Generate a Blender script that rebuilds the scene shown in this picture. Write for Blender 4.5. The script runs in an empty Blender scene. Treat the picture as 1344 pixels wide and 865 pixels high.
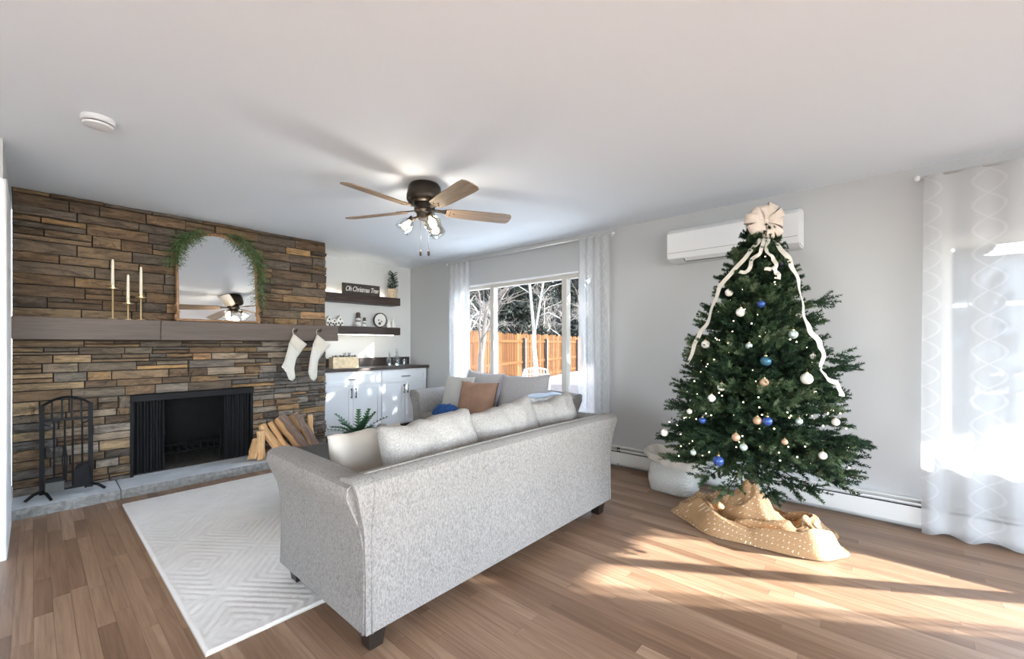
import bpy, bmesh, math, random
import numpy as np
from mathutils import Vector, Matrix, Euler, noise as mnoise

random.seed(7); rng = np.random.default_rng(11)
SC = bpy.context.scene; COL = SC.collection
PI = math.pi
def R(d): return math.radians(d)

# ------------------------------------------------------------------ camera
FPX, CX, CYP, CAMH = 555.7, 672.0, 451.0, 1.25
TH = math.atan2(491.0, FPX); CT, ST = math.cos(TH), math.sin(TH)
cam = bpy.data.objects.new('camera', bpy.data.cameras.new('camera')); COL.objects.link(cam)
cam.data.sensor_width = 36; cam.data.lens = FPX / 1344 * 36
cam.data.shift_y = (CYP - 432.5) / 1344; cam.data.clip_start = 0.02; cam.data.clip_end = 300
cam.location = (0, 0, CAMH); cam.rotation_euler = (PI / 2, 0, math.atan2(ST, CT) - PI / 2)
SC.camera = cam
def ray(u, v):
    a = (u - CX) / FPX
    return Vector((CT + a * ST, ST - a * CT, (CYP - v) / FPX))
def px(u, v, X=None, Y=None, Z=None):
    d = ray(u, v)
    k = X / d.x if X is not None else (Y / d.y if Y is not None else (Z - CAMH) / d.z)
    return Vector((k * d.x, k * d.y, CAMH + k * d.z))
def proj(x, y, z):
    F = x * CT + y * ST; Rr = x * ST - y * CT
    return (CX + FPX * Rr / F, CYP - FPX * (z - CAMH) / F, F)

# ------------------------------------------------------------------ world, sun, daylight
w = bpy.data.worlds.new('sky'); SC.world = w; w.use_nodes = True
nt = w.node_tree; nt.nodes.clear()
sky = nt.nodes.new('ShaderNodeTexSky'); sky.sky_type = 'NISHITA'; sky.sun_disc = False
sky.sun_elevation = R(32); sky.dust_density = 0.2; sky.sun_rotation = R(149)
bg = nt.nodes.new('ShaderNodeBackground'); bg.inputs['Strength'].default_value = 2.0
wo = nt.nodes.new('ShaderNodeOutputWorld')
hs = nt.nodes.new('ShaderNodeHueSaturation'); hs.inputs['Saturation'].default_value = 0.42
nt.links.new(sky.outputs[0], hs.inputs['Color']); tn = nt.nodes.new('ShaderNodeMix'); tn.data_type = 'RGBA'; tn.blend_type = 'MULTIPLY'; tn.inputs[0].default_value = 1.0; tn.inputs[7].default_value = (0.93, 0.98, 1.06, 1)
nt.links.new(hs.outputs[0], tn.inputs[6]); nt.links.new(tn.outputs[2], bg.inputs[0]); nt.links.new(bg.outputs[0], wo.inputs[0])
EL = R(20.5); SD = Vector((-0.51 * math.cos(EL), 0.86 * math.cos(EL), -math.sin(EL))).normalized()
sl = bpy.data.lights.new('sun', 'SUN'); sl.energy = 27; sl.angle = R(0.6); sl.color = (1.0, 0.985, 0.96)
sun = bpy.data.objects.new('sun', sl); COL.objects.link(sun)
sun.rotation_euler = SD.to_track_quat('-Z', 'Y').to_euler(); sun.location = (8, -8, 8)
def area(name, loc, direction, sx, sy, power, col=(1, 1, 1)):
    l = bpy.data.lights.new(name, 'AREA'); l.shape = 'RECTANGLE'; l.size = sx; l.size_y = sy; l.energy = power; l.color = col
    o = bpy.data.objects.new(name, l); COL.objects.link(o); o.location = loc
    o.rotation_euler = Vector(direction).to_track_quat('-Z', 'Z').to_euler(); return o
# fill lamps added at unseen openings behind the camera to brighten the room
area('daylight_back_window', (1.9, -3.40, 1.35), (0, 1, 0.0), 2.6, 1.5, 15, (0.88, 0.95, 1.0))
area('daylight_back_door', (-1.6, -3.40, 1.2), (0, 1, 0.0), 2.2, 1.9, 30, (0.88, 0.95, 1.0))
area('daylight_side_window', (-3.50, 1.35, 1.35), (1, 0, 0.0), 1.6, 1.2, 8, (0.88, 0.95, 1.0))
SC.view_settings.view_transform = 'Standard'; SC.view_settings.look = 'None'
SC.view_settings.exposure = 0.62; SC.view_settings.gamma = 1.0; SC.view_settings.use_curve_mapping = False

# ------------------------------------------------------------------ material helpers
class NB:
    def __init__(s, name):
        s.m = bpy.data.materials.new(name); s.m.use_nodes = True; s.t = s.m.node_tree; s.t.nodes.clear()
        s.out = s.t.nodes.new('ShaderNodeOutputMaterial')
    def n(s, typ, props=None, **ins):
        nd = s.t.nodes.new('ShaderNode' + typ)
        for k, v in (props or {}).items(): setattr(nd, k, v)
        for k, v in ins.items():
            key = int(k[1:]) if k[0] == 'i' and k[1:].isdigit() else k.replace('_', ' ')
            s.set(nd.inputs[key], v)
        return nd
    def set(s, sock, v):
        if isinstance(v, bpy.types.NodeSocket): s.t.links.new(v, sock)
        elif isinstance(v, bpy.types.Node): s.t.links.new(v.outputs[0], sock)
        elif isinstance(v, (tuple, list)) and len(v) == 3 and sock.type == 'RGBA': sock.default_value = (*v, 1)
        else: sock.default_value = v
    def math(s, op, a, b=0.0, c=None):
        nd = s.t.nodes.new('ShaderNodeMath'); nd.operation = op; s.set(nd.inputs[0], a); s.set(nd.inputs[1], b)
        if c is not None: s.set(nd.inputs[2], c)
        return nd.outputs[0]
    def mix(s, f, a, b, mode='MIX'):
        nd = s.t.nodes.new('ShaderNodeMix'); nd.data_type = 'RGBA'; nd.blend_type = mode
        s.set(nd.inputs[0], f); s.set(nd.inputs[6], a); s.set(nd.inputs[7], b); return nd.outputs[2]
    def coord(s, kind='Object', scale=(1, 1, 1), add=None):
        if kind == 'Position': v = s.n('NewGeometry').outputs['Position']
        else: v = s.n('TexCoord').outputs[kind]
        mp = s.n('Mapping', Vector=v, Scale=scale)
        if add is not None: s.set(mp.inputs['Location'], add)
        return mp.outputs[0]
    def noise(s, vec, scale, detail=4, rough=0.55, dist=0.0):
        return s.n('TexNoise', Vector=vec, Scale=scale, Detail=detail, Roughness=rough, Distortion=dist).outputs[0]
    def ramp(s, f, stops, interp='LINEAR'):
        nd = s.n('ValToRGB', Fac=f); cr = nd.color_ramp; cr.interpolation = interp
        while len(cr.elements) < len(stops): cr.elements.new(0.5)
        for e, (p, c) in zip(cr.elements, stops): e.position = p; e.color = (*c, 1) if len(c) == 3 else c
        return nd.outputs[0]
    def bump(s, h, strength=0.3, dist=0.01):
        return s.n('Bump', Height=h, Strength=strength, Distance=dist).outputs[0]
    def bsdf(s, **k):
        b = s.n('BsdfPrincipled', **k); s.t.links.new(b.outputs[0], s.out.inputs[0]); return b
MATS = {}
def plain(name, col, rough=0.5, metal=0.0, var=0.0, vscale=30, bump=0.0, bscale=200, spec=0.5, emit=None, estr=0):
    if name in MATS: return MATS[name]
    b = NB(name); k = dict(Roughness=rough, Metallic=metal); k['Specular_IOR_Level'] = spec
    c = col
    if var > 0:
        n = b.noise(b.coord('Object'), vscale, 5)
        lo = tuple(max(0, x * (1 - var)) for x in col); hi = tuple(min(1, x * (1 + var)) for x in col)
        c = b.ramp(n, [(0.3, lo), (0.7, hi)])
    k['Base_Color'] = c
    if bump > 0: k['Normal'] = b.bump(b.noise(b.coord('Object'), bscale, 3), bump, 0.004)
    if emit: k['Emission_Color'] = emit; k['Emission_Strength'] = estr
    b.bsdf(**k); MATS[name] = b.m; return b.m
def M(n): return MATS[n]
def wood(name, c0, c1, c2, axis='X', rough=0.5, scale=1.0, position=False, spec=0.4):
    b = NB(name); sc = {'X': (0.6, 9, 9), 'Y': (9, 0.6, 9), 'Z': (9, 9, 0.6)}[axis]
    sc = tuple(q * scale for q in sc)
    v = b.coord('Position' if position else 'Object', sc)
    n1 = b.noise(v, 2.2, 6, 0.6, 1.2); n2 = b.noise(v, 9, 4, 0.6, 0.3)
    f = b.math('ADD', b.math('MULTIPLY', n1, 0.65), b.math('MULTIPLY', n2, 0.35))
    col = b.ramp(f, [(0.3, c0), (0.5, c1), (0.7, c2)])
    b.bsdf(Base_Color=col, Roughness=rough, Normal=b.bump(f, 0.15, 0.004), Specular_IOR_Level=spec); MATS[name] = b.m; return b.m

plain('wall_paint', (0.49, 0.50, 0.505), 0.85, bump=0.06, bscale=150, spec=0.2); plain('alcove_paint', (0.70, 0.715, 0.72), 0.8, bump=0.06, bscale=150, spec=0.2)  # alcove copy is the same wall paint, lightened for the light falling there
plain('ceiling_paint', (0.805, 0.865, 0.925), 0.9, bump=0.12, bscale=60, spec=0.1)
plain('trim_white', (0.80, 0.82, 0.84), 0.4)
plain('vinyl_white', (0.56, 0.54, 0.49), 0.4)
plain('heater_white', (0.70, 0.70, 0.67), 0.4)
plain('dark_void', (0.01, 0.01, 0.01), 0.8)
plain('plastic_white', (0.74, 0.755, 0.77), 0.35)
plain('black_metal', (0.007, 0.0075, 0.009), 0.6, 0.0, spec=0.18)
plain('soot', (0.006, 0.006, 0.006), 0.9, var=0.5, vscale=12)
plain('ash', (0.07, 0.062, 0.055), 0.95, var=0.5, vscale=25)
plain('mesh_screen', (0.007, 0.0075, 0.009), 0.6, 0.0, spec=0.2)
plain('gold', (0.72, 0.56, 0.30), 0.28, 1.0)
plain('rose_wood', (0.30, 0.165, 0.085), 0.45, 0.25, var=0.25, vscale=40)
plain('wax', (0.86, 0.80, 0.66), 0.5)
plain('bronze', (0.045, 0.036, 0.028), 0.38, 0.75)
plain('cabinet_paint', (0.70, 0.725, 0.75), 0.45)
plain('stone_counter', (0.055, 0.043, 0.038), 0.3, var=0.35, vscale=20)
plain('slate', (0.64, 0.68, 0.72), 0.7, var=0.12, vscale=6, bump=0.5, bscale=30)
plain('slate_edge', (0.22, 0.22, 0.215), 0.85, var=0.3, vscale=30, bump=0.9, bscale=60)
plain('ribbon', (0.60, 0.57, 0.50), 0.6, var=0.06, vscale=60)
plain('bow_fabric', (0.56, 0.48, 0.41), 0.6, var=0.08, vscale=50)
plain('sign_board', (0.055, 0.045, 0.04), 0.7, var=0.3, vscale=25)
plain('white_paint', (0.82, 0.81, 0.78), 0.5)
plain('dark_wood_leg', (0.018, 0.012, 0.009), 0.4)
plain('charcoal', (0.065, 0.068, 0.064), 0.6)
plain('tan_fabric', (0.31, 0.18, 0.12), 0.8, var=0.12, vscale=9, bump=0.3, bscale=250)
plain('cream_fabric', (0.52, 0.48, 0.42), 0.85, var=0.06, vscale=8, bump=0.3, bscale=300)
plain('blue_fabric', (0.012, 0.075, 0.26), 0.8, var=0.3, vscale=14, bump=0.4, bscale=200)
plain('pale_blue_fabric', (0.50, 0.58, 0.68), 0.85, var=0.12, vscale=20)
plain('tassel', (0.10, 0.075, 0.055), 0.8)
plain('terracotta', (0.60, 0.47, 0.33), 0.75, var=0.2, vscale=30)
plain('planter_wood', (0.74, 0.60, 0.40), 0.6, var=0.2, vscale=18)
plain('red_wood', (0.13, 0.035, 0.03), 0.5, var=0.3, vscale=30)
plain('fern_green', (0.035, 0.105, 0.045), 0.55, var=0.4, vscale=18)
plain('succulent', (0.05, 0.10, 0.055), 0.6)
plain('trunk_bark', (0.055, 0.043, 0.034), 0.9, var=0.3, vscale=20, bump=0.6, bscale=40)
plain('white_bark', (0.17, 0.16, 0.145), 0.8, var=0.2, vscale=20)
plain('twig_bark', (0.17, 0.15, 0.13), 0.85, var=0.25, vscale=8)
plain('gravel', (0.085, 0.064, 0.05), 0.95, var=0.7, vscale=14, bump=0.8, bscale=30)
plain('roof_shingle', (0.10, 0.10, 0.105), 0.9, var=0.3, vscale=10)
plain('siding', (0.065, 0.072, 0.08), 0.8)
plain('cedar_dark', (0.055, 0.04, 0.03), 0.9, var=0.3, vscale=12)
plain('bulb_glow', (1, 0.9, 0.7), 0.4, emit=(1.0, 0.74, 0.42), estr=7)
plain('led_glow', (1, 0.9, 0.7), 0.4, emit=(1.0, 0.86, 0.66), estr=14)
plain('tiny_bulb', (1, 0.9, 0.7), 0.4, emit=(1.0, 0.83, 0.58), estr=5)
wood('mantel_wood', (0.060, 0.044, 0.038), (0.085, 0.063, 0.053), (0.115, 0.086, 0.073), 'X', 0.55)
wood('shelf_wood', (0.022, 0.014, 0.012), (0.042, 0.027, 0.023), (0.075, 0.05, 0.042), 'X', 0.5)
wood('blade_wood', (0.15, 0.105, 0.07), (0.25, 0.18, 0.12), (0.35, 0.26, 0.18), 'X', 0.5, 1.6)
wood('split_wood', (0.42, 0.20, 0.075), (0.66, 0.40, 0.19), (0.78, 0.55, 0.31), 'Z', 0.75, 1.8)
wood('log_bark', (0.085, 0.055, 0.04), (0.20, 0.135, 0.10), (0.34, 0.25, 0.19), 'Z', 0.9, 2.2)
wood('cedar_rail', (0.042, 0.017, 0.005), (0.064, 0.028, 0.009), (0.09, 0.042, 0.016), 'Z', 0.8, 1.2, position=True, spec=0.05)

b = NB('cedar'); v = b.coord('Position', (11, 11, 0.8)); n1 = b.noise(v, 2.0, 5, 0.6, 1.0); rnd = b.n('ObjectInfo').outputs['Random']
c = b.ramp(b.math('ADD', b.math('MULTIPLY', n1, 0.5), b.math('MULTIPLY', rnd, 0.5)), [(0.2, (0.032, 0.012, 0.004)), (0.5, (0.060, 0.026, 0.009)), (0.8, (0.098, 0.050, 0.022))])
b.bsdf(Base_Color=c, Roughness=0.85, Specular_IOR_Level=0.05); MATS['cedar'] = b.m

def glass(name, tint=(1, 1, 1), amount=0.12, rough=0.02):
    b = NB(name); fc = b.n('LayerWeight', Blend=0.5).outputs['Facing']
    f = b.math('ADD', b.math('MULTIPLY', b.math('POWER', fc, 5.0), 0.6), 0.03 + amount * 0.5)
    mx = b.n('MixShader', Fac=f); tr = b.n('BsdfTransparent', Color=tint); gl = b.n('BsdfGlossy', Color=(0.9, 0.92, 0.95), Roughness=rough)
    b.t.links.new(tr.outputs[0], mx.inputs[1]); b.t.links.new(gl.outputs[0], mx.inputs[2]); b.t.links.new(mx.outputs[0], b.out.inputs[0])
    MATS[name] = b.m
glass('pane_glass', (0.97, 0.98, 0.98), 0.02); glass('clear_glass', (0.90, 0.92, 0.93), 0.16, 0.05)
b = NB('mirror_glass'); b.bsdf(Base_Color=(0.88, 0.89, 0.89), Metallic=1.0, Roughness=0.0); MATS['mirror_glass'] = b.m

# plank floor: tone of each board in the object's colour, grain from position
def plank_mat(name, attr):
    b = NB(name)
    if attr: tone = b.n('Attribute', {'attribute_name': 'tone'}).outputs['Color']
    else: tone = b.n('ObjectInfo').outputs['Color']
    sep = b.n('SeparateColor', Color=tone)
    t, off = sep.outputs[0], sep.outputs[1]
    v = b.coord('Position', (22, 1.3, 1), b.n('CombineXYZ', X=b.math('MULTIPLY', off, 40), Y=b.math('MULTIPLY', off, 17)).outputs[0])
    g1 = b.noise(v, 1.0, 5, 0.6, 1.6); v2 = b.coord('Position', (120, 3.0, 1)); g2 = b.noise(v2, 1.0, 3)
    base = b.ramp(t, [(0.0, (0.19, 0.110, 0.066)), (0.35, (0.28, 0.172, 0.107)), (0.65, (0.355, 0.228, 0.147)), (1.0, (0.46, 0.315, 0.212))])
    f = b.math('ADD', b.math('MULTIPLY', g1, 0.7), b.math('MULTIPLY', g2, 0.3))
    col = b.mix(b.ramp(f, [(0.36, (0.75, 0.75, 0.75)), (0.62, (0, 0, 0))]), base, b.mix(1.0, base, (0.52, 0.46, 0.42), 'MULTIPLY'))
    b.bsdf(Base_Color=col, Roughness=b.math('ADD', b.math('MULTIPLY', f, 0.15), 0.30), Normal=b.bump(f, 0.05, 0.002), Specular_IOR_Level=0.42)
    MATS[name] = b.m
plank_mat('oak_plank', False); plank_mat('oak_plank_rest', True)
def stone_mat(name, attr):
    b = NB(name)
    col = b.n('Attribute', {'attribute_name': 'tone'}).outputs['Color'] if attr else b.n('ObjectInfo').outputs['Color']
    v = b.coord('Position', (6, 6, 26)); n1 = b.noise(v, 1.0, 6, 0.65, 0.8); n2 = b.noise(b.coord('Position'), 55, 4, 0.7); n3 = b.noise(b.coord('Position'), 9, 3)
    m = b.ramp(n1, [(0.28, (0.42, 0.42, 0.43)), (0.5, (1.08, 1.07, 1.06)), (0.75, (1.7, 1.65, 1.55))])
    c = b.mix(1.0, col, m, 'MULTIPLY')
    c = b.mix(b.math('MULTIPLY', n3, 0.35), c, (0.10, 0.095, 0.09))
    h = b.math('ADD', b.math('MULTIPLY', n1, 0.6), b.math('MULTIPLY', n2, 0.4))
    b.bsdf(Base_Color=c, Roughness=0.88, Normal=b.bump(h, 1.0, 0.03), Specular_IOR_Level=0.25); MATS[name] = b.m
stone_mat('ledge_stone', False); stone_mat('ledge_stone_rest', True)
# heathered upholstery
b = NB('sofa_fabric'); v = b.coord('Object', (1, 1, 0.45)); n1 = b.noise(v, 170, 3, 0.7); n2 = b.noise(v, 55, 4, 0.7); n3 = b.noise(b.coord('Object'), 5, 2)
c = b.ramp(n1, [(0.30, (0.130, 0.123, 0.120)), (0.5, (0.245, 0.230, 0.215)), (0.72, (0.34, 0.32, 0.30))])
c = b.mix(b.ramp(n2, [(0.30, (0.75, 0.75, 0.75)), (0.45, (0, 0, 0))]), c, (0.16, 0.155, 0.16))
c = b.mix(b.math('MULTIPLY', n3, 0.2), c, (0.38, 0.36, 0.34))
b.bsdf(Base_Color=c, Roughness=0.92, Normal=b.bump(n1, 0.35, 0.004), Specular_IOR_Level=0.15); MATS['sofa_fabric'] = b.m
b = NB('cushion_fabric'); v = b.coord('Object'); n1 = b.noise(v, 150, 3, 0.7); n2 = b.noise(v, 40, 4, 0.7)
c = b.ramp(n1, [(0.3, (0.26, 0.245, 0.225)), (0.5, (0.37, 0.35, 0.325)), (0.7, (0.47, 0.45, 0.42))])
c = b.mix(b.ramp(n2, [(0.32, (0.5, 0.5, 0.5)), (0.45, (0, 0, 0))]), c, (0.24, 0.225, 0.215))
b.bsdf(Base_Color=c, Roughness=0.92, Normal=b.bump(b.math('ADD', n1, b.noise(b.coord('Object', (1, 1, 0.4)), 14, 3)), 0.35, 0.008), Specular_IOR_Level=0.15); MATS['cushion_fabric'] = b.m
plain('grey_cushion', (0.40, 0.385, 0.385), 0.9, var=0.08, vscale=60, bump=0.3, bscale=250)
b = NB('knit_fabric'); v = b.coord('Object', (1, 1, 1)); wv = b.n('TexWave', {'wave_type': 'BANDS', 'bands_direction': 'DIAGONAL'}, Vector=v, Scale=45, Distortion=6, Detail=2).outputs[0]
b.bsdf(Base_Color=b.ramp(wv, [(0.2, (0.58, 0.56, 0.51)), (0.7, (0.82, 0.80, 0.75))]), Roughness=0.95, Normal=b.bump(wv, 0.8, 0.01)); MATS['knit_fabric'] = b.m
b = NB('rug_pile'); v = b.coord('Object'); n1 = b.noise(v, 220, 3, 0.7); n2 = b.noise(v, 7, 3)
b.bsdf(Base_Color=b.mix(b.math('MULTIPLY', n1, 0.5), b.ramp(n2, [(0.3, (0.78, 0.755, 0.71)), (0.7, (0.86, 0.84, 0.80))]), (0.64, 0.61, 0.57)), Roughness=0.97, Normal=b.bump(n1, 0.6, 0.006), Specular_IOR_Level=0.1); MATS['rug_pile'] = b.m
b = NB('skirt_fabric'); v = b.coord('UV'); vo = b.n('TexVoronoi', Vector=v, Scale=34, Randomness=0.12).outputs['Distance']
n1 = b.noise(b.coord('Object'), 160, 3)
dots = b.math('LESS_THAN', vo, 0.13)
b.bsdf(Base_Color=b.mix(dots, b.ramp(n1, [(0.3, (0.33, 0.19, 0.085)), (0.7, (0.50, 0.31, 0.155))]), (0.85, 0.78, 0.62)), Roughness=0.75, Normal=b.bump(n1, 0.4, 0.004)); MATS['skirt_fabric'] = b.m
def leafmat(name, stops):
    b = NB(name); t = b.n('Attribute', {'attribute_name': 'tone'}).outputs['Fac']
    c = b.ramp(t, stops); b.bsdf(Base_Color=c, Roughness=0.65, Specular_IOR_Level=0.18); MATS[name] = b.m
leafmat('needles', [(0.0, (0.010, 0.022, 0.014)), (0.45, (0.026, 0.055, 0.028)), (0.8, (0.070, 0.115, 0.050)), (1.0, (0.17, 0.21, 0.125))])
leafmat('garland_green', [(0.0, (0.03, 0.065, 0.022)), (0.5, (0.085, 0.145, 0.05)), (1.0, (0.22, 0.30, 0.15))])
leafmat('conifer_dark', [(0.0, (0.004, 0.006, 0.005)), (0.6, (0.014, 0.018, 0.013)), (1.0, (0.035, 0.040, 0.028))])
def sheer(name, alpha, alpha2):
    b = NB(name); uv = b.n('SeparateXYZ', Vector=b.n('TexCoord').outputs['UV'])
    u, vv = uv.outputs[0], uv.outputs[1]
    cz = b.math('MULTIPLY', b.math('COSINE', b.math('MULTIPLY', vv, 2 * PI / 0.30)), 0.25)
    def fam(sgn):
        q = b.math('ADD', b.math('DIVIDE', u, 0.30), b.math('MULTIPLY', cz, sgn))
        fr = b.math('ABSOLUTE', b.math('SUBTRACT', b.math('FRACT', q), 0.5)); return b.math('LESS_THAN', fr, 0.030)
    pat = b.math('MAXIMUM', fam(1.0), fam(-1.0))
    f = b.math('ADD', b.math('MULTIPLY', pat, alpha2 - alpha), alpha)
    mx = b.n('MixShader', Fac=f); tr = b.n('BsdfTransparent', Color=(1, 1, 1))
    m2 = b.n('MixShader', Fac=0.5); df = b.n('BsdfDiffuse', Color=(0.80, 0.81, 0.82)); tl = b.n('BsdfTranslucent', Color=(0.58, 0.59, 0.60))
    for a, c in ((df, 1), (tl, 2)): b.t.links.new(a.outputs[0], m2.inputs[c])
    b.t.links.new(tr.outputs[0], mx.inputs[1]); b.t.links.new(m2.outputs[0], mx.inputs[2]); b.t.links.new(mx.outputs[0], b.out.inputs[0]); MATS[name] = b.m
sheer('sheer_fabric', 0.60, 0.67)
def orn(name, col, rough=0.25, metal=0.3): plain(name, col, rough, metal)
orn('orn_blue', (0.03, 0.075, 0.27)); orn('orn_teal', (0.04, 0.13, 0.20)); orn('orn_white', (0.80, 0.78, 0.72), 0.3, 0.0); orn('orn_silver', (0.55, 0.68, 0.66), 0.2, 0.5); orn('orn_dark', (0.03, 0.035, 0.06)); orn('orn_copper', (0.55, 0.36, 0.24), 0.4, 0.3)

# ------------------------------------------------------------------ mesh helpers
def box(bm, lo, hi, bev=0.0, seg=1):
    lo, hi = Vector(lo), Vector(hi)
    r = bmesh.ops.create_cube(bm, size=1.0, matrix=Matrix.Translation((lo + hi) / 2) @ Matrix.Diagonal((*(hi - lo), 1)))
    if bev > 0:
        es = list({e for v in r['verts'] for e in v.link_edges})
        bmesh.ops.bevel(bm, geom=es, offset=bev, segments=seg, profile=0.5, affect='EDGES')
    return r['verts']
def tube(bm, pts, rad, seg=8, cap=True):
    pts = [Vector(p) for p in pts]; n = len(pts); rings = []
    if not hasattr(rad, '__len__'): rad = [rad] * n
    up = None
    for i, p in enumerate(pts):
        d = (pts[min(i + 1, n - 1)] - pts[max(i - 1, 0)]).normalized()
        if up is None:
            up = Vector((0, 0, 1)) if abs(d.z) < 0.9 else Vector((1, 0, 0))
        a = d.cross(up).normalized(); bb = a.cross(d).normalized(); up = bb
        rings.append([bm.verts.new(p + (a * math.cos(2 * PI * k / seg) + bb * math.sin(2 * PI * k / seg)) * rad[i]) for k in range(seg)])
    for i in range(n - 1):
        for k in range(seg):
            bm.faces.new((rings[i][k], rings[i][(k + 1) % seg], rings[i + 1][(k + 1) % seg], rings[i + 1][k]))
    if cap and seg > 2: bm.faces.new(rings[0][::-1]); bm.faces.new(rings[-1])
def lathe(bm, prof, c=(0, 0, 0), seg=20, mat=None):
    c = Vector(c); rings = []
    T = mat or Matrix.Identity(4)
    for r, z in prof:
        if r < 1e-5: rings.append([bm.verts.new(T @ (c + Vector((0, 0, z))))])
        else: rings.append([bm.verts.new(T @ (c + Vector((r * math.cos(2 * PI * k / seg), r * math.sin(2 * PI * k / seg), z)))) for k in range(seg)])
    for a, b_ in zip(rings[:-1], rings[1:]):
        for k in range(seg):
            k2 = (k + 1) % seg
            if len(a) == 1 and len(b_) == 1: continue
            if len(a) == 1: bm.faces.new((a[0], b_[k], b_[k2]))
            elif len(b_) == 1: bm.faces.new((a[k2], a[k], b_[0]))
            else: bm.faces.new((a[k], a[k2], b_[k2], b_[k]))
def prism(bm, poly, axis_fn, d0, d1):
    a = [bm.verts.new(axis_fn(p, d0)) for p in poly]; c = [bm.verts.new(axis_fn(p, d1)) for p in poly]
    n = len(poly)
    bm.faces.new(a); bm.faces.new(c[::-1])
    for i in range(n): bm.faces.new((a[i], c[i], c[(i + 1) % n], a[(i + 1) % n]))
def sphere(bm, c, r, sc=(1, 1, 1), u=14, v=9):
    bmesh.ops.create_uvsphere(bm, u_segments=u, v_segments=v, radius=r, matrix=Matrix.Translation(c) @ Matrix.Diagonal((*sc, 1)))
def mesh_of(name, bm, smooth=False):
    bmesh.ops.recalc_face_normals(bm, faces=bm.faces)
    me = bpy.data.meshes.new(name); bm.to_mesh(me); bm.free()
    if smooth: me.polygons.foreach_set('use_smooth', [True] * len(me.polygons))
    return me
def link(name, me, mat, parent=None, loc=None, rot=None, scale=None):
    if mat is not None and len(me.materials) == 0: me.materials.append(M(mat))
    o = bpy.data.objects.new(name, me); COL.objects.link(o)
    if parent is not None: o.parent = parent
    if loc is not None: o.location = loc
    if rot is not None: o.rotation_euler = rot
    if scale is not None: o.scale = scale
    return o
def obj(name, bm, mat, parent=None, smooth=False, angle=None, **k):
    me = mesh_of(name, bm, smooth)
    if angle: me.set_sharp_from_angle(angle=R(angle))
    return link(name, me, mat, parent, **k)
def npobj(name, V, F, mat, parent=None, smooth=False, tone=None, **k):
    me = bpy.data.meshes.new(name); me.from_pydata([tuple(x) for x in V] if not isinstance(V, np.ndarray) else V.tolist(), [], F if not isinstance(F, np.ndarray) else F.tolist())
    if tone is not None:
        at = me.attributes.new('tone', 'FLOAT', 'POINT'); at.data.foreach_set('value', np.asarray(tone, dtype=np.float32))
    if smooth: me.polygons.foreach_set('use_smooth', [True] * len(me.polygons))
    return link(name, me, mat, parent, **k)
def tag(o, label=None, cat=None, group=None, kind=None):
    if label: o['label'] = label
    if cat: o['category'] = cat
    if group: o['group'] = group
    if kind: o['kind'] = kind
    return o
def thing(name, label, cat, loc=(0, 0, 0), rz=0.0, group=None, kind=None):
    o = bpy.data.objects.new(name, None); COL.objects.link(o); o.location = loc; o.rotation_euler = (0, 0, rz); o.empty_display_size = 0.05
    return tag(o, label, cat, group, kind)
def struct(name, bm, mat, label=None, cat=None, **k):
    return tag(obj(name, bm, mat, **k), label or None, cat, kind='structure')
def BM(): return bmesh.new()
def bx(lo, hi, bev=0.0, seg=1):
    m = BM(); box(m, lo, hi, bev, seg); return m
def pillow(w, h, t, n=18, seed=0, wrinkle=0.006, pinch=0.07, power=0.5, sag=0.0):
    """cushion lying in local XZ, thickness along Y"""
    V = []; F = []; idx = {}
    off = Vector((seed * 7.3, seed * 3.1, seed * 1.7))
    for side in (-1, 1):
        for i in range(n + 1):
            for j in range(n + 1):
                edge = i in (0, n) or j in (0, n)
                if edge and side == 1: idx[(1, i, j)] = idx[(-1, i, j)]; continue
                a, c = i / n * 2 - 1, j / n * 2 - 1
                a = math.sin(a * PI / 2) * 0.6 + a * 0.4; c = math.sin(c * PI / 2) * 0.6 + c * 0.4
                x = w / 2 * a * (1 - pinch * (1 - c * c) * abs(a) ** 2); z = h / 2 * c * (1 - pinch * (1 - a * a) * abs(c) ** 2)
                th = t / 2 * ((1 - abs(a) ** 2.6) * (1 - abs(c) ** 2.6)) ** power
                th += 0 if edge else wrinkle * 2.2 * mnoise.noise(Vector((a * 3.2, c * 2.2, side * 2.0)) + off) * (1 - max(abs(a), abs(c)) ** 6) + wrinkle * mnoise.noise(Vector((a * 9, c * 4, side)) + off)
                z += sag * (a * a - 0.5) * max(c, 0) * 1.0 + wrinkle * 1.5 * mnoise.noise(Vector((a * 4, 3, c)) + off)
                idx[(side, i, j)] = len(V); V.append((x, side * th, z))
    for side in (-1, 1):
        for i in range(n):
            for j in range(n):
                q = [idx[(side, i, j)], idx[(side, i + 1, j)], idx[(side, i + 1, j + 1)], idx[(side, i, j + 1)]]
                F.append(q if side == -1 else q[::-1])
    me = bpy.data.meshes.new('pillow'); me.from_pydata(V, [], F); me.polygons.foreach_set('use_smooth', [True] * len(F)); return me
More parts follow.
